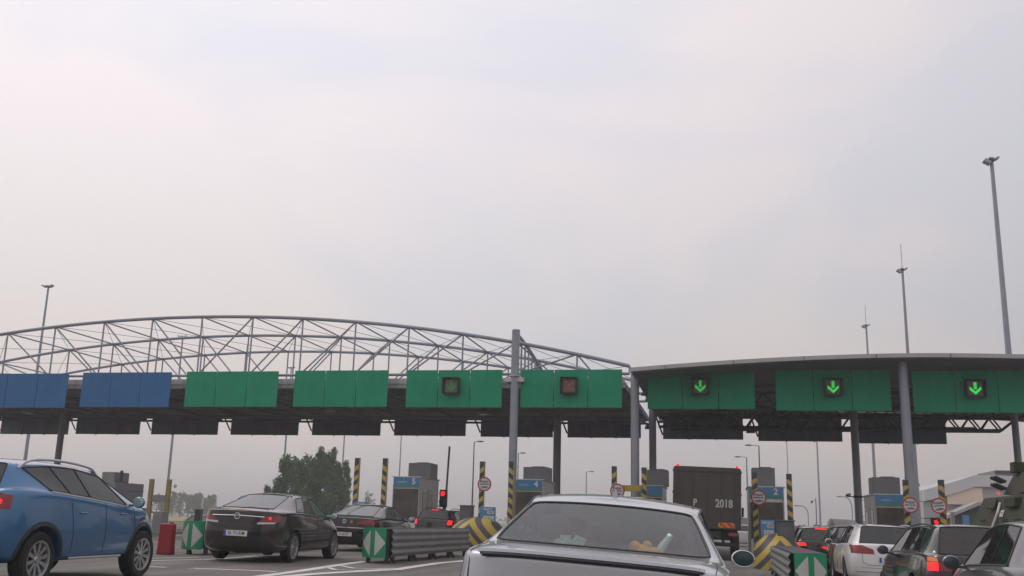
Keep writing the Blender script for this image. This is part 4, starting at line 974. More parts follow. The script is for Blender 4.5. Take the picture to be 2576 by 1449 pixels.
def right_canopy():
    t = thing('curved_toll_canopy', 'right toll canopy with a shallow curved roof and pale edge band on round columns', 'canopy', (8, 50, 0))
    F = [(P(u, v, 42.0).x, P(u, v, 42.0).z) for u, v in [(1588, 925), (1700, 912), (1950, 897), (2270, 889), (2440, 890), (2576, 893)]]
    x0, xm, x1 = F[0][0], F[3][0]+.4, 2*(F[3][0]+.4)-F[0][0]; z0, zm = F[0][1], F[3][1]
    def az(x): return zm-(zm-z0)*abs((x-xm)/(x0-xm))**1.8
    X = [x0+(x1-x0)*i/40 for i in range(41)]
    def slab(name, y0, y1, d0, d1, m, lo=None):
        q = MB(); vs = []
        for x in X:
            z = az(x); vs += [(x, y0, z-d0), (x, y1, z-d0), (x, y1, z-d1), (x, y0, z-d1)]
        fs = [(4*i+j, 4*i+(j+1) % 4, 4*i+4+(j+1) % 4, 4*i+4+j) for i in range(40) for j in range(4)]+[(0, 1, 2, 3), (160, 161, 162, 163)]
        q.add(vs, fs); return q.build(name, m, t, world=True)
    slab('roof_fascia', 41.95, 42.1, 0, .165, mat('edge_band', (.44, .44, .455), .45, .2, .08, .7))
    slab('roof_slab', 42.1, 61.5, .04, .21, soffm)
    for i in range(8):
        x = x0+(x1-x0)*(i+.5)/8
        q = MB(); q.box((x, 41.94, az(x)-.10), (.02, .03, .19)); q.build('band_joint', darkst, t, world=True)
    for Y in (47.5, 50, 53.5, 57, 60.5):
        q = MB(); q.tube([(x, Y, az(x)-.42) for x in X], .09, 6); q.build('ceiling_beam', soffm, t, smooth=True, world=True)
    # lattice girders
    def girder(Y, z1, z0_, n, xa, xb, slope=True, m=darkst):
        q = MB(); q.tube([(xa, Y, z1), (xb, Y, z1)], .075, 8); q.build('girder_top_tube', m, t, smooth=True, world=True)
        q = MB(); q.tube([(xa, Y, z1), (xa+.6, Y, z0_), (xb-.9, Y, z0_), (xb, Y, z1)], .075, 8); q.build('girder_bottom_tube', m, t, smooth=True, world=True)
        for i in range(n):
            xl = xa+.6+(xb-xa-1.5)*i/n; xr = xa+.6+(xb-xa-1.5)*(i+1)/n; mx_ = (xl+xr)/2
            for p_, r_ in (((xl, Y, z0_), (mx_, Y, z1)), ((mx_, Y, z1), (xr, Y, z0_))):
                q = MB(); q.tube([p_, r_], .045, 6); q.build('girder_diagonal', m, t, smooth=True, world=True)
    girder(57.0, 7.30, 6.55, 17, x0+.3, 15.4)
    girder(58.3, 7.30, 6.60, 17, x0+.3, 15.6)
    girder(47.0, 7.25, 6.6, 20, x0+.3, 19)
    girder(59.6, 8.0, 7.45, 18, x0+.6, 17)
    for i in range(7):
        x = x0+1+3.05*i; q = MB(); q.tube([(x, 45.4, az(x)-.3), (x, 47, 7.25), (x, 57, 7.35)], .06, 6); q.build('tie_tube', darkst, t, smooth=True, world=True)
    q = MB(); q.box(((x0+14)/2, 60.6, 6.98), (14-x0, .5, .12)); q.build('service_walkway', darkst, t, world=True)
    def col(x, Y, z1, r):
        g = gz(x, Y); q = MB(); q.tube([(x, Y, g), (x, Y, z1)], r, 20); q.lathe([(r+.22, g), (r+.22, g+.04), (r+.03, g+.06)], 'Z', 20, (x, Y, 0))
        return q.build('column', steelgrey, t, smooth=True, world=True)
    col(-3.68, 43.85, 7.95, .185); col(7.36, 43.0, 8.25, .19); col(-3.75, 56.4, 8.0, .20); col(7.0, 56.4, 8.2, .20)
    col(18.4, 43.0, 7.9, .19)
right_canopy()
# gutter outlet seen between the canopies
# ------------------------------------------------------------------ lane signs
def lane_sign(u0, u1, v0, v1, color, label, signal, group):
    a = P(u0, (v0+v1)/2, YS_); b = P(u1, (v0+v1)/2, YS_); zt = P((u0+u1)/2, v0, YS_).z; zb = P((u0+u1)/2, v1, YS_).z; w = b.x-a.x; h = zt-zb
    t = thing('lane_sign', label, 'lane sign', ((a.x+b.x)/2, YS_, zb), group=group)
    n = 3; gap = .03; pw = (w-gap*(n-1))/n
    for i in range(n):
        q = MB(); q.box((-w/2+pw/2+i*(pw+gap), 0, h/2), (pw, .05, h)); q.build('sign_panel', color, t, bevel=.006)
    q = MB()
    for z in (.25, h/2, h-.25): q.box((0, .09, z), (w-.1, .10, .08))
    for x in (-w/3, 0, w/3): q.box((x, .18, h/2), (.08, .10, h-.1)); q.bar((x, .2, h-.2), (x, .9, h-.35), .06); q.bar((x, .2, .3), (x, .9, h-.35), .05)
    q.build('sign_frame', greyp, t)
    if signal:
        sx, s = signal; x = P(sx, 975, YS_).x-t.location.x; z = h*.56
        q = MB(); d = .36; q.box((x, -.16, z), (2*d, .24, 2*d)); q.box((x, -.36, z+d-.02), (2*d+.06, .22, .04)); q.box((x-d-.01, -.36, z), (.04, .22, 2*d)); q.box((x+d+.01, -.36, z), (.04, .22, 2*d)); q.box((x, -.30, z-d), (2*d+.04, .10, .06))
        sg = q.build('lane_signal', black, t, bevel=.01)
        q = MB(); q.box((x, -.285, z), (2*d-.16, .006, 2*d-.14)); q.build('signal_screen', mat('signal_screen', (.14, .11, .09), .5, 0, .15, 10), sg)
        dots = []
        if s == 'arrow':
            for i in range(7):
                for j in (-1, 0, 1): dots.append((j*.04, .23-i*.042))
            for i in range(8):
                for j in (0, 1, 2): dots += [(.03*i, -.24+.028*i+j*.042), (-.03*i, -.24+.028*i+j*.042)]
        else:
            for i in range(-7, 8):
                for j in (-1, 0, 1): dots += [(i*.03+j*.025, i*.033-j*.022), (i*.03+j*.025, -i*.033+j*.022)]
        q = MB()
        for dx, dz in set(dots): q.lathe([(0, -.296), (.020, -.293), (.020, -.289)], 'Y', 6, (x+dx, 0, z+dz))
        bright = {'arrow': 1.3, 'cross': .06}[s]*(1 if s == 'cross' else min(1, .06+(u0-1000)/1200))
        q.build('signal_symbol', mat('led_%s_%d' % (s, u0), (.02, .25, .05) if s == 'arrow' else (.28, .10, .06), .4, 0, 0, emit=(.03, 1, .13) if s == 'arrow' else (1, .13, .08), es=bright*.6), sg, fix=False)
SG = 'blank panel signs hung in a row under the near canopy edge'
for a in [(-58, 168, 940, 1026, blues, 'blue blank lane sign at the far left end of the row', None), (205, 428, 937, 1024.5, blues, 'blue blank lane sign second from the left', None),
          (467, 698, 934.5, 1023.5, greens, 'plain green lane sign directly right of the two blue ones', None), (740, 975, 932, 1023.5, greens, 'plain green lane sign over the dark cars, second green one', None),
          (1022, 1263, 931, 1025, greens, 'green lane sign with a dim green arrow, left of the tall mast column', (1139, 'arrow')),
          (1310, 1565, 930, 1025.5, greens, 'green lane sign showing the red cross signal', (1434, 'cross')),
          (1629, 1898, 930.5, 1029, greens, 'green lane sign with a green arrow above the army truck', (1762, 'arrow')),
          (1951, 2240, 931, 1033, greens, 'green lane sign with a bright green arrow left of the right column', (2094, 'arrow')),
          (2296, 2620, 933, 1038, greens, 'green lane sign with the brightest arrow at the right edge', (2449, 'arrow'))]: lane_sign(*a, SG)
PN = ['leftmost', 'second', 'third', 'fourth', 'fifth', 'sixth', 'seventh', 'eighth', 'ninth', 'tenth', 'rightmost']
for i, (a, b, v) in enumerate([(-2, 168, 1092), (188, 348, 1092), (378, 545, 1093), (578, 748, 1094), (783, 955, 1095), (990, 1170, 1096), (1208, 1390, 1099), (1427, 1612, 1101), (1668, 1870, 1105), (1908, 2120, 1110), (2162, 2383, 1116)]):
    p_ = P(a, v, 60.4); q_ = P(b, v, 60.4); w = q_.x-p_.x
    t = thing('rear_lane_sign', 'grey back of a far side lane sign, %s of eleven in the row' % PN[i], 'lane sign', ((p_.x+q_.x)/2, 60.4, (p_.z+q_.z)/2), group='backs of the lane signs along the far canopy edge')
    q = MB(); q.box((0, .1, .85), (w, .06, 1.7)); q.build('sign_panel', backs, t)
    q = MB()
    for z in (.1, .6, 1.1, 1.6): q.box((0, .04, z), (w-.05, .05, .06))
    for x in (-w/6, w/6): q.box((x, .0, .8), (.06, .08, 1.72))
    q.build('sign_frame', backs, t)
    q = MB(); q.bar((-w/2-.55, -.6, 1.75), (-w/2-.02, .05, .25), .07); q.build('side_brace', darkst, t)

# ================================================================== MASTS AND LAMPS
def mast(x, y, H, r, label, antenna=True, flood=1):
    r *= .72; hs = .6 if flood == 1 else .8
    t = thing('floodlight_mast', label, 'light mast', (x, y, gz(x, y)), group='tall tapered floodlight masts')
    H -= gz(x, y)
    q = MB(); q.tube([(0, 0, 0), (0, 0, H*.5), (0, 0, H)], [r, r*.78, r*.5], 14); q.build('pole', steelgrey, t, smooth=True)
    q = MB(); q.box((0, 0, H), (.25, .25, .1)); q.bar((-.55*hs, 0, H+.05), (.45*hs, 0, H+.05), .06); q.build('head_frame', galv, t)
    if flood == 1:
        for dx, dz, r_ in ((-.42, -.14, .6), (.34, .1, -.5), (-.1, .12, .1)):
            q = MB(); q.box((dx*hs, -.15, H+dz*hs), (.62*hs if dx < -.2 else .45*hs, .4, .34*hs if dx < -.2 else .16*hs), M=Matrix.Rotation(r_, 3, 'Y'), taper=.8); q.build('floodlight', galv, t, bevel=.02)
    else:
        for dx, r_ in ((-.45, .5), (.45, -.5), (.0, 0)):
            q = MB(); q.box((dx*hs, -.1, H+.05), (.42*hs, .35, .12), M=Matrix.Rotation(r_, 3, 'Y')); q.build('floodlight', galv, t, bevel=.02)
    if antenna: q = MB(); q.tube([(0, 0, H), (0, 0, H+2.0)], .018, 5); q.build('lightning_rod', darkst, t)
for u, v, r, lb, an, fl in [(122, 722, .22, 'tall floodlight mast rising above the arched canopy at the far left', False, 2), (460, 848, .22, 'floodlight mast whose head shows inside the arched truss', False, 2), (733, 926, .22, 'floodlight mast whose head just clears the flat roof edge', False, 2),
                     (2494, 405, .26, 'tallest looking floodlight mast near the right edge of the sky', False, 1), (2270, 680, .23, 'floodlight mast with lightning rod right of the big column', True, 1), (2179, 820, .22, 'small looking floodlight mast with lightning rod above the curved roof', True, 1)]:
    p_ = PZ(u, v, 20); mast(p_.x, p_.y, 20, r, lb, an, fl)
for x, y, lb in [(-55.6, 143, 'thin mast behind the second striped post on the left'), (-54.8, 168, 'thin mast seen above booth 5'), (13.4, 150, 'thin mast rising right of booth 2'), (12.6, 205, 'thinnest far mast rising behind booth 2')]:
    mast(x, y, 20, .2, lb, True, 2 if x < 0 else 1)
def lamp(u, v, H, arm, label, curved=False, v_=0):
    p_ = PZ(u, v, H+CAMH); t = thing('street_lamp', label, 'street lamp', (p_.x, p_.y, 0), group='street lamps beyond the toll booths'); h = H+CAMH
    if curved:
        q = MB(); q.tube([(0, 0, 0), (0, 0, h*.72)]+[(arm*(1-cos(a)), 0, h*.72+h*.28*sin(a)) for a in [pi/2*i/8 for i in range(1, 9)]]+[(arm*1.5, 0, h)], .07, 8); q.build('pole', darkst, t, smooth=True)
        q = MB(); q.ell((arm*1.7, 0, h), (.4, .15, .1)); q.build('lamp_head', darkst, t, smooth=True)
    else:
        q = MB(); q.tube([(0, 0, 0), (0, 0, h)], [.11, .06], 8); q.bar((0, 0, h), (arm, 0, h+.1), .06); q.build('pole', darkst, t, smooth=True)
        q = MB(); q.ell((arm*1.25, 0, h+.08), (.42, .16, .09)); q.build('lamp_head', darkst, t, smooth=True)
for a in [(1193, 1112, 9, .6, 'thin street lamp with its head turned right, left of the striped signpost'), (1304, 1141, 9, .5, 'street lamp whose head peeks out right of the mast column'), (1475, 1187, 9, .8, 'street lamp above the silver saloon roof'),
          (1878, 1151, 9, -.9, 'street lamp with its head turned left, next to the truck'), (1909, 1122, 9, -.9, 'taller street lamp just above booth 2')]: lamp(*a)
lamp(2032, 1273, 4.5, -1.3, 'small curved street lamp between booth 2 and the back column', True)
lamp(2142, 1250, 6, -1.3, 'curved street lamp half hidden by the back column', True)
lamp(2316, 1203, 8, -1.2, 'curved street lamp peeking between right column and mast', True)
p_ = PZ(2052, 1253, 6); t = thing('camera_pole', 'thin pole with a dome camera near the blue parking sign', 'camera pole', (p_.x, p_.y, 0))
q = MB(); q.tube([(0, 0, 0), (0, 0, 6)], .07, 8); q.build('pole', darkst, t); q = MB(); q.bar((0, 0, 5.6), (-.6, 0, 5.6), .05); q.ell((-.6, 0, 5.4), (.18, .18, .22)); q.build('dome_camera', darkst, t, smooth=True)
t = thing('camera_cluster', 'pair of surveillance cameras clamped to the right back column', 'camera', (7.0, 56.4, 2.95))
q = MB(); q.lathe([(.21, -.05), (.25, -.05), (.25, .05), (.21, .05)], 'Z', 16); q.bar((-.2, -.1, 0), (-.5, -.15, 0), .05); q.bar((.2, -.1, .0), (.62, -.2, -.05), .06); q.build('clamp', black, t)
for x, w in ((-.48, .16), (.72, .22)):
    q = MB(); q.tube([(x-.1, -.3, .05), (x+.1, .35, .12)], w/2, 10); q.build('camera_body', greyp, t, smooth=True)
for u, v, w in ((240, 1034, 26),) if False else ():
    pass
# ceiling lamps under the left roof
for i, (u, v) in enumerate([(70, 1035), (830, 1030), (1215, 1037)]):
    p_ = PZ(u, v+2, 6.95); t = thing('ceiling_luminaire', ['boxy light under the canopy at the far left', 'boxy light under the canopy below the second green sign', 'boxy light under the canopy left of the mast column'][i], 'light fitting', p_, group='boxy lights under the flat roof')
    q = MB(); q.box((0, 0, 0), (.5, .4, .16)); q.box((0, 0, .11), (.06, .06, .12)); q.build('housing', galv, t, bevel=.02); q = MB(); q.box((0, 0, -.085), (.42, .32, .012)); q.build('lens', clearl, t)
for i, (u, v) in enumerate([(1888, 1082), (1633, 1072), (1392, 1078)]):
    p_ = P(u, v, 58); t = thing('hanging_floodlight', ['floodlight hanging in the gap over the truck', 'floodlight hanging right of the front column', 'floodlight hanging beside the back column at booth 4'][i], 'floodlight', p_, group='floodlights hanging at the far roof edge')
    q = MB(); q.box((0, 0, 0), (.5, .4, .32), taper=.6); q.build('housing', darkst, t, bevel=.02); q = MB(); q.bar((0, 0, .1), (0, 0, .5), .05); q.build('bracket', darkst, t)

# ================================================================== ISLANDS, BOOTHS, POSTS, SIGNS
XI = [-20.1, -14.65, -9.15, -3.68, 1.90, 7.48]
for i, x in enumerate(XI+[-25.6, 13.0]):
    q = MB(); y0, y1, w = 36.2, 62, .95; o = []
    o = [(-w, y1), (-w, y0+.6)]+[(-w*cos(a), y0+.6-.9*sin(a)) for a in [pi*j/8 for j in range(1, 8)]]+[(w, y0+.6), (w, y1)]
    q.prism(o, -.12, .15, 'Z'); ob = q.build('toll_island', mat('kerb_concrete', (.27, .265, .25), .9, 0, .2, 2, .3), bevel=.02); ob.location = (x, 0, gz(x)); ob['kind'] = 'structure'
ycol, dcol = (.52, .40, .10), (.045, .058, .08)
sp_l = stripes('post_stripes_rising', -.75, .40, ycol, dcol, .5); sp_r = stripes('post_stripes_falling', .75, .40, ycol, dcol, .5)
def post(x, Y, ztop, left, label, fr=.0):
    g = gz(x, Y)+.15; h = ztop-g; t = thing('striped_post', label, 'height post', (x, Y, g), group='yellow and black striped lane posts')
    q = MB(); q.box((0, 0, (h-.22)/2), (.20, .14, h-.22)); q.build('post', sp_l if left else sp_r, t, bevel=.006)
    q = MB(); q.box((0, 0, h-.11), (.20, .14, .22)); q.build('post_cap', mat('post_cap', dcol, .5, 0, .1), t, bevel=.006)
    q = MB(); q.box((.104 if True else 0, .0, h/2), (.012, .16, h)); q.build('edge_strip', yel, t)
    q = MB(); q.box((0, 0, .02), (.36, .3, .03)); q.build('foot_plate', greyp, t); return t
PD = [(900, 1152, 1), (970, 1153, 0), (1214, 1161, 1), (1287, 1161, 0), (1545, 1173, 1), (1620, 1176, 0), (1898, 1189, 1), (1984, 1192, 0), (2277, 1207, 1), (2366, 1207, 0)]
PLB = ['striped post in front of the big tree', 'striped post left of booth 5', 'striped post carrying a round sign, right of the red traffic light', 'striped post against the tall mast column', 'striped post joined to the left end of the yellow crossbar', 'striped post joined to the right end of the yellow crossbar',
       'striped post in front of booth 2', 'striped post right of booth 2', 'striped post in front of booth 1, against the right column', 'rightmost striped post, in front of the warehouse']
for (u, v, l), lb in zip(PD, PLB):
    p_ = P(u, v, 41); post(p_.x, 41, p_.z, l, lb)
a = P(1551, 1228, 41); b = P(1614, 1228, 41); t = thing('crossbar', 'yellow crossbar between the two striped posts above the silver car', 'crossbar', ((a.x+b.x)/2, 40.9, a.z)); q = MB(); q.box((0, 0, 0), (b.x-a.x+.1, .06, .25)); q.build('beam', yel, t, bevel=.01); q = MB(); q.box((-(b.x-a.x)/2, -.04, 0), (.1, .03, .2)); q.box(((b.x-a.x)/2, -.04, 0), (.1, .03, .2)); q.build('clamp', greyp, t)
redring = mat('sign_red', (.42, .03, .04), .45, 0, .1, 5); signw = mat('sign_white', (.62, .60, .60), .5, 0, .08, 5)
def round_sign(u, v, Y, label, R=.29):
    p_ = P(u, v, Y); t = thing('toll_sign', label, 'round sign', p_, rz=0, group='round white signs with a red rim reading pobor oplat')
    q = MB(); q.lathe([(0, 0), (R, 0), (R, .02), (0, .02)], 'Y', 40); q.build('sign_face', signw, t)
    q = MB(); q.lathe([(R-.048, -.004), (R, -.004), (R+.004, .01), (R-.048, .005)], 'Y', 40); q.build('red_rim', redring, t, fix=True)
    q = MB(); q.box((0, -.003, 0), (R*1.45, .005, .030)); q.build('black_bar', numb, t)
    text('sign_text', 'Pobór', R*.5, numb, t, (0, -.004, R*.36), bold=.02, ext=.001); text('sign_text', 'opłat', R*.5, numb, t, (0, -.004, -R*.40), bold=.02, ext=.001)
    q = MB(); q.box((0, .035, .1), (.3, .03, .04)); q.box((0, .035, -.1), (.3, .03, .04)); q.build('bracket', greyp, t); return t
for a in [(1218.5, 1218, 40.8, 'round pobor oplat sign right of booth 5 and its red light'), (1290, 1291, 47, 'round toll sign mostly hidden behind the striped post at booth 4'), (1553, 1235, 40.7, 'round pobor oplat sign half hidden by the silver roof'),
          (1908.5, 1252, 40.7, 'round pobor oplat sign in front of booth 2'), (2290, 1270.5, 40.7, 'round pobor oplat sign on the post before booth 1'), (2362, 1272.5, 40.7, 'round pobor oplat sign furthest right, tilted')]:
    t = round_sign(*a)
t.rotation_euler = (0, -.12, .15)
boothm = mat('booth_cladding', (.72, .71, .69), .5, .1, .08, 1.5, streak=.1); bdark = mat('booth_window', (.085, .075, .068), .15, 0, .5, 1.5); bdark2 = mat('booth_interior_glass', (.06, .055, .05), .12, 0, .6, 2)
bblue = mat('booth_header_blue', (.08, .25, .46), .4, 0, .06, 3); bgreen = mat('booth_header_green', (.10, .33, .08), .4, 0, .06, 3)
def booth(x, y, num, label, w=1.34, h=2.75, ln=3.2, box=(.0, 1.0, 1.05, .75), lit=True, logo=True):
    g = gz(x, y)+.15; t = thing('toll_booth', label, 'toll booth', (x, y, g), group='grey toll booths on the islands')
    hw = w/2
    q = MB(); q.box((0, ln/2, h/2), (w, ln, h)); q.box((0, ln/2, h+.02), (w+.12, ln+.1, .06)); q.build('cabin', boothm, t, bevel=.03)
    q = MB(); q.box((0, -.03, h-.20), (w-.06, .06, .42)); hd = q.build('header_panel', bblue, t, bevel=.01)
    q = MB(); q.box((0, -.034, h-.43), (w-.06, .06, .05)); q.build('green_stripe', bgreen, hd)
    if num: text('booth_number', num, .38, numw, hd, (w*.27, -.068, h-.19), bold=.03, ext=.003)
    if logo:
        text('header_lettering', 'autostrada', .085, numw, hd, (-w*.17, -.067, h-.20), bold=.0, ext=.002)
        q = MB(); q.tube([(-w*.36, -.065, h-.235), (-w*.1, -.066, h-.25), (w*.04, -.066, h-.225)], .006, 4); q.build('header_swoosh', numw, hd)
    q = MB(); q.box((0, -.015, 1.45), (w-.14, .03, 1.55)); wn_ = q.build('front_window', bdark, t, bevel=.008)
    q = MB(); q.box((w*.28, -.035, .85), (.2, .01, .15)); q.build('notice', mat('paper_notice', (.45, .45, .44), .7, 0, .1), wn_)
    for s_ in (1, -1):
        q = MB(); q.box((s_*(hw-.04), -.03, 1.25), (.05, .06, 2.3)); q.build('corner_post', mat('booth_trim', (.36, .35, .33), .4, .4, .1), t)
        q = MB(); q.box((s_*(hw+.006), .75, 1.55), (.02, .5, 1.2)); q.build('side_window', bdark2, t, bevel=.004)
        q = MB(); q.box((s_*(hw+.006), 1.45, 1.2), (.02, .55, 2.1)); q.build('door', mat('booth_door', (.42, .41, .40), .45, .2, .1), t, bevel=.006)
        q = MB(); q.box((s_*(hw+.006), 2.4, 1.6), (.02, .7, .9)); q.build('side_window', bdark2, t, bevel=.004)
    bx, by, bw, bh = box
    q = MB(); q.box((bx, by+.6, h+.05+bh/2), (bw, 1.2, bh)); q.box((bx+.1, by+.6, h+.07+bh), (bw*.5, 1.0, .04)); q.build('rooftop_unit', greyp, t, bevel=.02)
    return t
booth(-14.62, 46, '5', 'toll booth with the number 5 on its blue header', box=(.15, 1.5, 1.15, .72))
booth(-8.75, 46, '4', 'toll booth numbered 4 behind the tall mast column', box=(.1, 1.2, 1.2, .62))
booth(-3.35, 47, '', 'toll booth without visible number behind the yellow crossbar', box=(.35, 1, 1.0, .75), logo=False)
booth(1.85, 45.5, '2', 'toll booth with the number 2 behind the round sign', w=1.5, h=2.85, box=(-.05, 1.0, 1.0, .85), logo=False)
booth(7.0, 45.5, '', 'toll booth furthest right with a white logo on its header', w=1.4, h=2.75, box=(.0, 1.2, 1.15, .75))
p_ = P(285, 1250, 42); t = thing('closed_booth', 'dull grey booth with a rooftop mast behind the blue crossover', 'toll booth', (P(262, 1200, 42).x, 42, gz(-25)))
H_ = P(290, 1213, 42).z-gz(-25); x_ = P(290, 1213, 42).x-t.location.x; x0_ = P(225, 1213, 42).x-t.location.x
q = MB(); q.box(((x_+x0_)/2, 1.2, H_/2), (x_-x0_, 2.4, H_)); q.box(((x_+x0_)/2, 1.2, H_-.35), (x_-x0_+.06, 2.45, .04)); q.build('cabin', greyp, t, bevel=.02)
h2 = P(240, 1185, 42).z-P(290, 1213, 42).z; x2_ = P(270, 1190, 42).x-t.location.x
q = MB(); q.box(((x2_+x0_)/2+.1, 1.2, H_+h2/2), (x2_-x0_-.2, 1.2, h2)); q.build('rooftop_unit', greyp, t, bevel=.02)
xm_ = P(286, 1200, 42).x-t.location.x
q = MB(); q.box((xm_, .6, H_+.28), (.10, .1, .55)); q.tube([(xm_, .6, H_+.35), (xm_-.22, .6, H_)], .015); q.tube([(xm_, .6, H_+.3), (xm_+.05, .6, H_)], .02); q.tube([(xm_-.35, .6, H_+.02), (xm_+.35, .6, H_+.02)], .02); q.build('roof_mast', darkst, t)

# H shaped gauge on the left
a = P(383, 1205, 38); b = P(427, 1204, 38); t = thing('height_gauge', 'faded yellow H shaped frame beside the red barrier block', 'height gauge', ((a.x+b.x)/2, 38, gz(a.x)+.1)); h = a.z-t.location.z; w = b.x-a.x
fy = mat('faded_yellow', (.26, .20, .08), .6, 0, .2, 3)
for s_ in (1, -1): q = MB(); q.box((s_*w/2, 0, h/2), (.17, .14, h)); q.build('post', fy, t, bevel=.01)
q = MB(); q.box((0, 0, h-.78), (w-.17, .1, .28)); q.build('crossbeam', greyp, t, bevel=.01)
p_ = P(404, 1290, 37); t = thing('control_cabinet', 'grey control cabinet between the legs of the faded yellow frame', 'cabinet', (p_.x, 37, gz(p_.x)+.1))
q = MB(); q.box((0, .0, .46), (.42, .4, .92)); q.build('housing', greyp, t, bevel=.02); q = MB(); q.box((0, -.21, .46), (.36, .02, .8)); q.build('door', greyp, t, bevel=.01)
for u0, u1, v, Y, lb in [(1157, 1187, 1273, 39, 'plain grey cabinet above the left striped bollard'), (1955, 1998, 1311, 33.6, 'dark grey cabinet above the right striped bollard'), (490, 505, 1282, 60, 'small dark box far behind the dark fastback')]:
    a = P(u0, v, Y); b = P(u1, v, Y); w = b.x-a.x; g = gz(a.x, Y); t = thing('ticket_cabinet', lb, 'cabinet', ((a.x+b.x)/2, Y, g)); h = a.z-g
    q = MB(); q.box((0, w*.4, h/2), (w, w*.8, h)); q.box((0, w*.4, h+.02), (w+.06, w*.8+.06, .04)); q.build('housing', mat('cabinet_grey', (.10, .105, .115), .55, .1, .12, 2), t, bevel=.015)
    q = MB(); q.box((0, -.015, h*.6), (w*.84, .02, h*.55)); q.build('door', mat('cabinet_door', (.12, .125, .135), .5, .1, .1), t, bevel=.01)
# price boards
def board(u0, u1, v0, v1, Y, label):
    a = P(u0, v0, Y); b = P(u1, v0, Y); w = b.x-a.x; zb = P(u0, v1, Y).z; h = a.z-zb; g = gz(a.x, Y)
    t = thing('price_board', label, 'price board', ((a.x+b.x)/2, Y, g)); z0 = zb-g
    q = MB(); q.box((0, 0, z0+h/2), (w, .08, h)); pn = q.build('board', bblue, t, bevel=.01)
    q = MB(); q.box((w*.08, -.05, z0+h*.37), (w*.72, .015, h*.70)); tb = q.build('price_table', mat('price_white', (.55, .55, .56), .5, 0, .05), pn)
    for i in range(1, 6): q = MB(); q.box((w*.08, -.06, z0+h*.02+h*.70*i/6), (w*.70, .004, .010)); q.build('table_line', numb, tb)
    for i in range(6):
        for j, d in enumerate((-.12, .1)): q = MB(); q.box((w*d, -.06, z0+h*.07+h*.70*i/6), (w*.12, .004, .03)); q.build('price_text', mat('grey_print', (.2, .2, .22), .6, 0, 0), tb)
    text('board_text', 'OPŁATY', h*.085, numw, pn, (0, -.045, z0+h*.925), bold=.02, ext=.002)
    q = MB(); q.box((w*.2, -.05, z0+h*.83), (w*.44, .012, h*.10)); q.build('price_window', mat('price_white', (.5, .5, .5)), pn)
    text('price_text', '9,90', h*.07, redd, pn, (w*.2, -.062, z0+h*.83), bold=.02, ext=.001)
    for k, m in enumerate((mat('marker_red', (.5, .05, .03), .5, 0, 0), mat('marker_green', (.05, .3, .1), .5, 0, 0))): q = MB(); q.lathe([(0, -.055), (.03, -.05)], 'Y', 10, (-w*.4, 0, z0+h*(.45+.2*k))); q.build('marker_dot', m, pn)
    for s_ in (1, -1): q = MB(); q.box((s_*w*.35, .05, (z0+h*.3)/2), (.06, .06, z0+h*.3)); q.build('leg', greyp, t)
board(889, 926, 1262, 1330, 37.5, 'blue board top showing over the roof of the black saloon')
board(1208, 1247, 1275, 1355, 36.5, 'blue price board with a white table left of the silver saloon')
board(1913, 1948, 1308, 1400, 35.5, 'blue price board with a white table below the round sign at booth 2')
# traffic lights and barrier arms
def traffic_light(u, v, Y, label, R=.12):
    p_ = P(u, v, Y); g = gz(p_.x, Y)+.15; t = thing('traffic_light', label, 'traffic light', (p_.x, Y, g)); z = p_.z-g
    q = MB(); q.tube([(0, .08, 0), (0, .08, z+.1)], .04, 10); q.build('pole', darkst, t, smooth=True)
    q = MB(); q.box((0, 0, z-.22), (.36, .2, .82)); q.build('housing', black, t, bevel=.03)
    for k, (dz, m) in enumerate(((0, redl), (-.38, mat('unlit_green', (.02, .06, .03), .3, 0, 0)))):
        q = MB(); q.ell((0, -.10, z+dz), (R, .03, R), 20); q.build('lamp', m, t, smooth=True)
        q = MB(); q.lathe([(R+.02, -.1), (R+.03, -.26), (R+.015, -.26), (R+.01, -.1)], 'Y', 20, (0, 0, z+dz+.01)); q.build('visor', black, t, smooth=True)
    return t
traffic_light(1116, 1242, 47, 'traffic light showing red beside booth 5'); traffic_light(2353.5, 1314, 45, 'traffic light showing red beside the rightmost striped post', .09)
a = P(1131, 1123, 47.6); b = P(1119, 1290, 47.6); t = thing('barrier_gate', 'dark barrier arm raised upright beside the red light at booth 5', 'barrier', (b.x, 47.6, gz(b.x)+.15)); d_ = Vector(a)-Vector(t.location)
q = MB(); q.bar((b.x-t.location.x, 0, b.z-t.location.z), d_, .11, .07); q.build('arm', mat('barrier_arm', (.09, .03, .04), .5, 0, .1), t)
q = MB(); q.box((0, .1, .55), (.35, .35, 1.1)); q.build('motor_housing', greyp, t, bevel=.03)

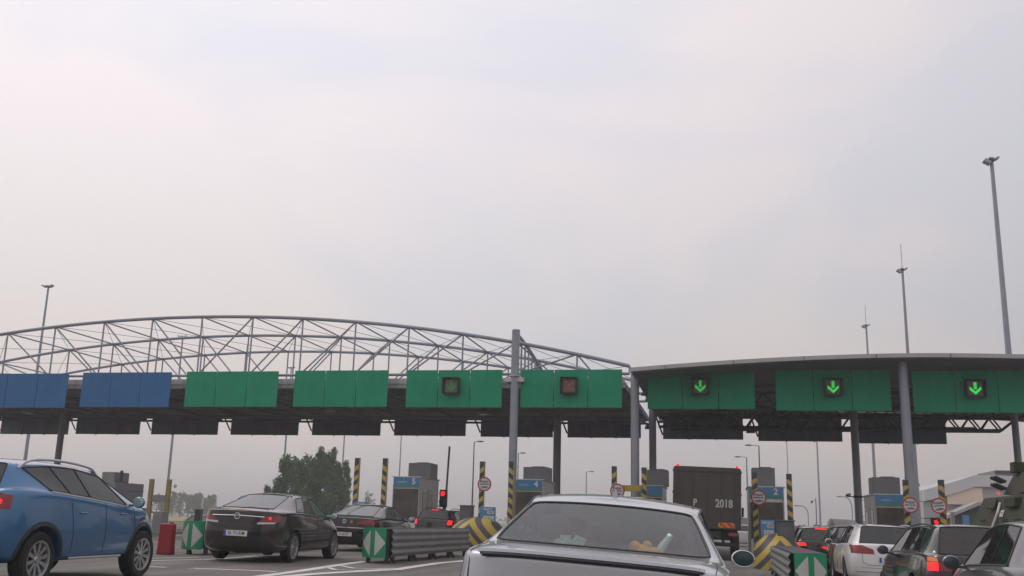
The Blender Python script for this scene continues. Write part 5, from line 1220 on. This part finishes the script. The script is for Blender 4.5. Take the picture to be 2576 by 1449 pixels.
# ================================================================== CRASH CUSHIONS
chg = mat('chevron_green', (.012, .28, .13), .35, 0, .1, 4); chw = mat('chevron_white', (.55, .54, .52), .5, 0, .1, 5)
railm = mat('guardrail_steel', (.20, .20, .20), .5, .45, .25, 2.5)
def cushion(x, y, L, label, w=.62, head=0, front=True):
    t = thing('crash_cushion', label, 'crash barrier', (x, y, gz(x, y)), rz=radians(-head))
    z0, z1 = .13, .80; R = w*.62
    def crv(s, z, off=0): a = s/R; return ((R+off)*sin(a), -(R+off)*cos(a)+R*.75, z)
    n = 16; half = w/2*1.05
    q = MB(); vs = []
    for i in range(n+1):
        s = -half+2*half*i/n
        for z in (z0, z1): vs += [crv(s, z, 0), crv(s, z, -.02)]
    fs = []
    for i in range(n):
        o = 4*i; fs += [(o, o+4, o+6, o+2), (o+1, o+3, o+7, o+5), (o+2, o+6, o+7, o+3), (o, o+1, o+5, o+4)]
    q.add(vs, fs); pn = q.build('front_panel', chg, t, smooth=True)
    zc = (z0+z1)/2; hh = (z1-z0)/2-.04
    for s_ in (1, -1):
        q = MB(); vs = []; m_ = 12
        for i in range(m_+1):
            f = i/m_; s = s_*(.055+(half-.075)*f); e = hh*(1-f); vs += [crv(s, zc+e, .005), crv(s, zc-e, .005)]
        q.add(vs, [(2*i, 2*i+1, 2*i+3, 2*i+2) for i in range(m_)]); q.build('white_chevron', chw, pn, fix=False)
    # corrugated side rails, in overlapping segments
    nb = max(1, int(L/1.6)); hw = w/2+.02
    for s_ in (1, -1):
        for j in range(nb):
            ya = .25+L*j/nb; yb = .25+L*(j+1)/nb+.12; k = hw+.012*(nb-j)*.4
            prof_ = [(k+.045*(.5+.5*cos(2*pi*4*i/32+pi)), .15+.64*i/32) for i in range(33)]
            q = MB(); vs = [(s_*a, ya, z) for a, z in prof_]+[(s_*(a+.0), yb, z) for a, z in prof_]+[(s_*(a-.012), ya, z) for a, z in prof_]+[(s_*(a-.012), yb, z) for a, z in prof_]
            m_ = 33; fs = []
            for i in range(32): fs += [(i, i+1, m_+i+1, m_+i), (2*m_+i, 3*m_+i, 3*m_+i+1, 2*m_+i+1), (i, 2*m_+i, 2*m_+i+1, i+1), (m_+i, m_+i+1, 3*m_+i+1, 3*m_+i)]
            q.add(vs, fs); q.build('side_rail', railm, t, smooth=True)
    for j in range(nb+1):
        y_ = .3+L*j/nb; q = MB(); q.box((0, y_, .45), (w-.06, .06, .60))
        for s_ in (1, -1): q.box((s_*(w/2-.08), y_, .12), (.08, .08, .26)); q.bar((s_*(w/2-.05), y_, .22), (s_*(w/2+.02), y_+.28, .01), .05)
        q.build('frame_leg', darkst, t)
    q = MB(); q.box((0, L/2+.2, .79), (w-.04, L-.1, .02)); q.build('top_cover', darkst, t)
    return t
g_ = G(947, 1419); cushion(g_.x-.16, g_.y+.2, 6.9, 'crash cushion with green chevron panel in front of the black saloon', head=1)
cushion(1.66, 21.0, 8.5, 'right crash cushion with green chevron panel beside the white estate', w=.66, head=0)
g_ = P(478, 1400, 22.9); cushion(g_.x, g_.y, 5.0, 'crash cushion with green chevron panel left of the dark fastback', w=.62, head=2)
# red barrier block
a = P(389, 1400, 22.4); b = P(418, 1400, a.y); t = thing('barrier_block', 'red plastic barrier block behind the nose of the blue crossover', 'barrier block', ((a.x+b.x)/2, a.y+.1, gz(a.x)))
w = b.x-a.x+.05; H_ = P(412, 1317, a.y).z-gz(a.x)
q = MB(); q.prism([(-w/2-.02, 0), (w/2+.02, 0), (w/2, .25), (w/2-.01, H_), (-w/2+.01, H_), (-w/2, .25)], 0, .22); q.build('block', mat('red_plastic', (.27, .012, .022), .5, 0, .2, 4), t, bevel=.03)
q = MB(); q.tube([(0, .25, H_), (0, .25, H_+.03)], .06, 12); q.build('filler_cap', black, t)
# striped concrete noses at the island tips
def nose(x, y, w, h, L, label, st):
    t = thing('striped_bollard', label, 'island nose', (x, y, gz(x, y)))
    q = MB(); vs = []; n, m_ = 24, 14
    for j in range(m_+1):
        f = j/m_; sc = sqrt(max(0, 1-(1-f)**2.2)) if j else 0; Y = L*f*.6 if f < 1 else L
        Y = L*(f**1.3)
        for i in range(n+1):
            a = pi*i/n; vs.append((-w/2*cos(a)*sc*(1 if abs(cos(a)) < 2 else 1), Y, max(0, h*(sin(a)**.75)*sc**.7 if sin(a) > 0 else 0)))
    fs = [(j*(n+1)+i, j*(n+1)+i+1, (j+1)*(n+1)+i+1, (j+1)*(n+1)+i) for j in range(m_) for i in range(n)]+[tuple(m_*(n+1)+i for i in range(n+1))]
    q.add(vs, fs); q.build('concrete_nose', st, t, smooth=True); return t
ns = stripes('nose_stripes', 1.1, .46, (.44, .31, .035), (.045, .05, .06), .52, absx=True, ky=.0)
nose(-8.80, 34.8, 2.15, 1.16, 2.0, 'yellow and black striped island nose at the end of the left guardrail', ns)
nose(1.72, 32.6, 1.65, 1.12, 2.2, 'yellow and black striped island nose behind the right crash cushion', ns)
nose(-14.6, 35.5, 1.7, 1.0, 1.6, 'yellow island nose hidden behind the black saloon', ns)
nose(-3.68, 35.5, 1.7, 1.1, 1.6, 'striped island nose hidden behind the silver saloon', ns)
nose(7.5, 36.0, 1.7, 1.1, 1.6, 'striped island nose behind the black estate', ns)

# ================================================================== BACKGROUND
def leaves(q, c, r, n, s, rnd):
    for _ in range(n):
        while True:
            d = Vector((rnd.uniform(-1, 1), rnd.uniform(-1, 1), rnd.uniform(-1, 1)))
            if .25 < d.length < 1: break
        d = d*(.55+.45*rnd.random()); p_ = Vector(c)+Vector((d.x*r[0], d.y*r[1], d.z*r[2]))
        a = Vector((rnd.gauss(0, 1), rnd.gauss(0, 1), rnd.gauss(0, .7))).normalized(); b = a.cross(Vector((rnd.gauss(0, 1), rnd.gauss(0, 1), rnd.gauss(0, 1)))).normalized(); k = s*rnd.uniform(.6, 1.3)
        q.add([p_-a*k, p_+b*k*.45, p_+a*k, p_-b*k*.45], [(0, 1, 2, 3)], rnd.choice((0, 0, 1)))
l1 = mat('leaf_green', (.065, .155, .040), .6, 0, .3, .8); l2 = mat('leaf_dark', (.038, .10, .027), .6, 0, .3, .8); bark = mat('bark', (.07, .06, .05), .9, 0, .3, 4, .3)
def tree(x, y, blobs, n, s, label, name='tree', group=None, th=3, tr=.3, seed=1, z0=0, cat='tree'):
    rnd = random.Random(seed); t = thing(name, label, cat, (x, y, z0), group=group)
    q = MB(); q.tube([(0, 0, 0), (.1, 0, th*.5), (0, .1, th)], [tr, tr*.8, tr*.6], 10)
    for c, r, w in blobs: q.tube([(0, .1, th*.8), (c[0]*.5, c[1]*.5, lerp(th, c[2], .5)), c], [tr*.45, tr*.25, .03], 6)
    q.build('trunk', bark, t, smooth=True, fix=False)
    q = MB()
    for c, r, w in blobs:
        for _ in range(max(1, int(w*5))):
            d = Vector((rnd.gauss(0, .45), rnd.gauss(0, .45), rnd.gauss(0, .45))); cc = Vector(c)+Vector((d.x*r[0], d.y*r[1], d.z*r[2])); f = rnd.uniform(.28, .5)
            leaves(q, cc, (r[0]*f, r[1]*f, r[2]*f), int(n/6), s, rnd)
        leaves(q, c, (r[0]*.85, r[1]*.85, r[2]*.85), int(n*w*.9), s, rnd)
    q.build('crown', [l1, l2], t, fix=False); return t
bx, by = -50.0, 118.0
tree(bx, by, [((-3.1, 0, 6.5), (1.0, 1.3, 3.0), 1.2), ((-3.9, 0, 3.9), (1.4, 1.6, 2.9), 1.0), ((-1.4, 0, 5.6), (1.7, 2, 3.4), 2), ((.5, 0, 6.2), (1.7, 2, 3.3), 2), ((2.0, 0, 6.7), (1.6, 1.8, 3.3), 2), ((3.3, 0, 5.8), (1.3, 1.6, 3.2), 1.6), ((4.5, 0, 3.8), (1.1, 1.4, 2.9), 1), ((-1.2, 0, 2.6), (3.4, 2.6, 2.4), 2.2), ((2.2, 0, 2.6), (3.0, 2.6, 2.4), 2)],
     1300, .21, 'big bushy green tree standing beyond the booths, left of the striped posts', th=2.5, seed=5)
rnd = random.Random(3)
for i in range(11):
    u = 426+i*9.6+rnd.uniform(-2, 2); p_ = PZ(u, 1300, 0) if False else P(u, 1292, 300); h = rnd.uniform(7.2, 8.4)*(.8 if i in (0, 10) else 1)
    tree(p_.x, 300+rnd.uniform(-6, 6), [((0, 0, h*.60), (2.1, 2.0, h*.36), 1.2), ((.7, 0, h*.8), (1.3, 1.2, h*.2), .6), ((-.3, 0, h*.32), (1.9, 1.8, h*.28), .8)], 190, .36, '%s tree from the left in the distant hazy row' % ['first', 'second', 'third', 'fourth', 'fifth', 'sixth', 'seventh', 'eighth', 'ninth', 'tenth', 'last'][i], 'poplar_tree', 'hazy row of trees far left', th=h*.35, tr=.2, seed=20+i)
for u, h, lb in ((326, 10.5, 'round hazy tree behind the grey closed booth'), (392, 7.5, 'hazy bush seen through the faded yellow frame'), (925, 8.5, 'small tree at the foot of the thin mast by the striped post'), (1108, 5, 'small bush behind the red traffic light')):
    p_ = P(u, 1292, 260); tree(p_.x, 260, [((0, 0, h*.6), (2.2, 2, h*.33), 1.2), ((1, 0, h*.4), (1.6, 1.4, h*.3), .8)], 120, .32, lb, 'distant_tree', th=h*.3, tr=.2, seed=int(u))
# far wood on the horizon
rnd = random.Random(9); q = MB()
for i in range(420):
    x = -700+i*3.4; leaves(q, (x, 560+rnd.uniform(-12, 12), 2.0), (4.5, 4, rnd.uniform(1.8, 4.2)), 9, 1.1, rnd)
o = q.build('far_wood', [l2], None, fix=False); o['kind'] = 'stuff'; tag(o, 'low hazy strip of wood on the horizon', 'wood')
# concrete wall / bridge strip on the right
def boxthing(name, label, cat, x0, x1, y, z0, z1, dy, m, part='wall'):
    t = thing(name, label, cat, ((x0+x1)/2, y, z0)); q = MB(); q.box((0, dy/2, (z1-z0)/2), (x1-x0, dy, z1-z0)); q.box((0, dy/2, z1-z0+.04), (x1-x0+.06, dy+.12, .10)); q.build(part, m, t, bevel=.02); return t
a = P(1990, 1324, 140); b = P(2215, 1333, 140)
boxthing('noise_barrier', 'long low concrete wall beyond the right lanes', 'wall', a.x, b.x+30, 140, -.5, a.z, .4, concrete)
a = P(1856, 1322, 150); b = P(1900, 1322, 150); boxthing('low_building', 'low grey building far behind the white hatchback', 'building', a.x, b.x, 150, -.5, a.z+1.0, 5, greyp)
# parking sign
p_ = P(2055, 1329, 100); t = thing('parking_sign', 'small blue parking sign near the camera pole', 'road sign', (p_.x, 100, 0)); z = p_.z
q = MB(); q.box((0, 0, z), (.62, .03, .62)); q.build('sign_face', blues, t); text('sign_letter', 'P', .5, numw, t, (0, -.02, z), bold=.02); q = MB(); q.tube([(0, .04, 0), (0, .04, z)], .03); q.build('pole', greyp, t)
# quonset tent
a = P(2080, 1340, 95); b = P(2102, 1340, 95); t = thing('arched_shelter', 'pale half round shelter left of the right back column', 'shelter', ((a.x+b.x)/2, 95, gz(10, 95))); R = (b.x-a.x)/2+.1; H_ = P(2090, 1304, 95).z-gz(10, 95)
tm = mat('tent_fabric', (.42, .41, .40), .7, 0, .1, 1)
q = MB(); o = [(-R*cos(pi*i/20), H_-2.2+2.2*sin(pi*i/20)) for i in range(21)]; o = [(-R, 0)]+o+[(R, 0)]
q.prism([(x*1.0, z) for x, z in o], .1, .2); q.build('end_wall', greyp, t)
q = MB(); vs = [(x, .0, z) for x, z in o]+[(x+6.5, 5.0, z-.2) for x, z in o]; n = len(o); q.add(vs, [(i, i+1, n+i+1, n+i) for i in range(n-1)]); so = q.build('roof_shell', tm, t, smooth=True, fix=False); sm = so.modifiers.new('s', 'SOLIDIFY'); sm.thickness = .08
# warehouse
def warehouse():
    Y = 92; t = thing('warehouse', 'long grey warehouse with a curved roof and a peach wall panel, far right', 'building', (P(2322, 1230, Y).x, Y, 0)); ox = t.location.x
    pts = [(2322, 1233), (2395, 1213), (2448, 1196), (2500, 1196), (2545, 1198), (2640, 1202), (2760, 1210)]
    top = [(P(u, v, Y).x-ox, P(u, v, Y).z) for u, v in pts]
    o = [(top[0][0], 0)]+top+[(top[-1][0], 0)]
    q = MB(); q.prism(o[::-1], .3, 28); q.build('wall', mat('warehouse_wall', (.50, .50, .51), .6, .1, .08, .3), t)
    q = MB(); band = top+[(x, z-1.05) for x, z in top[::-1]]
    n = len(top)
    for i in range(n-1): q.prism([top[i], top[i+1], (top[i+1][0], top[i+1][1]-.95), (top[i][0], top[i][1]-.95)], -.3, .32)
    q.build('roof_band', mat('warehouse_band', (.62, .62, .63), .5, .1, .08, .4), t)
    a = P(2425, 1232, Y); b = P(2466, 1258, Y)
    q = MB(); q.box(((a.x+b.x)/2-ox-.6, .1, (a.z+b.z)/2-.1), (b.x-a.x+1.6, .4, a.z-b.z+.6)); q.build('peach_panel', mat('peach_render', (.80, .66, .52), .8, 0, .06, .5), t)
    q = MB()
    for z in (1.0, 2.4, 3.8): q.box((8, .27, z), (26, .04, .05))
    q.build('wall_joint', darkst, t)
    a = P(2395, 1296, 88); b = P(2462, 1262, 88); c = P(2500, 1292, 88)
    t2 = thing('gable_shelter', 'small grey shelter with a sloping roof in front of the warehouse', 'shelter', (a.x, 88, 0))
    q = MB(); q.prism([(-.3, a.z), (b.x-a.x, b.z), (c.x-a.x+5, c.z-.1), (c.x-a.x+5, c.z-.35), (b.x-a.x, b.z-.3), (-.3, a.z-.25)], 0, 4); q.build('roof', mat('shelter_roof', (.42, .42, .43), .6, .1, .1), t2)
    q = MB(); q.prism([(.1, 0), (.1, a.z-.3), (b.x-a.x, b.z-.35), (c.x-a.x+4.6, c.z-.4), (c.x-a.x+4.6, 0)], .6, 3.5); q.build('wall', mat('shelter_wall', (.09, .09, .095), .7, 0, .2), t2)
    q = MB(); q.box((1.0, -.1, 2.2), (.5, .05, .9)); q.build('blue_notice', bblue, t2)
    a = P(2545, 1200, 110); t3 = thing('rooftop_block', 'grey block standing behind the warehouse roof at the right edge', 'building', (a.x, 112, 0)); q = MB(); q.box((4, 8, (a.z+1)/2), (8, 8, a.z+1)); q.box((-1.5, 6, (a.z-.2)/2), (3, 6, a.z-.2)); q.build('wall', greyp, t3, bevel=.03)
    q = MB(); q.box((4, 3.9, a.z+.8), (8.2, .2, .3)); q.build('parapet', darkst, t3)
warehouse()
# pale low roof far left
a = P(470, 1310, 90); b = P(510, 1300, 90); t = thing('low_shed', 'pale low shed roof behind the left chevron panel', 'shed', (a.x, 90, 0)); w = b.x-a.x
q = MB(); q.prism([(0, 0), (w+2, 0), (w+2, b.z), (w*.35, b.z), (0, a.z)], 0, 3); q.build('wall', mat('pale_render', (.42, .38, .30), .8, 0, .1, 1), t)
q = MB(); q.prism([(-.1, a.z), (w*.35, b.z+.02), (w+2.1, b.z+.02), (w+2.1, b.z+.12), (w*.35, b.z+.12), (-.1, a.z+.1)], -.1, 3.1); q.build('roof', greyp, t)
# ------------------------------------------------------------------ hazy air
q = MB(); q.box((0, 700, 14.5), (2600, 1700, 33.0)); o = q.build('haze', [], None, fix=False); o['kind'] = 'stuff'; tag(o, 'thin grey haze over the plaza and fields', 'haze')
hm = bpy.data.materials.new('haze'); hm.use_nodes = True; t_ = hm.node_tree; t_.nodes.clear(); v_ = t_.nodes.new('ShaderNodeVolumePrincipled'); v_.inputs['Color'].default_value = (.97, .95, .96, 1); v_.inputs['Density'].default_value = .0013; v_.inputs['Anisotropy'].default_value = .2
oo = t_.nodes.new('ShaderNodeOutputMaterial'); t_.links.new(v_.outputs[0], oo.inputs['Volume']); o.data.materials.append(hm)
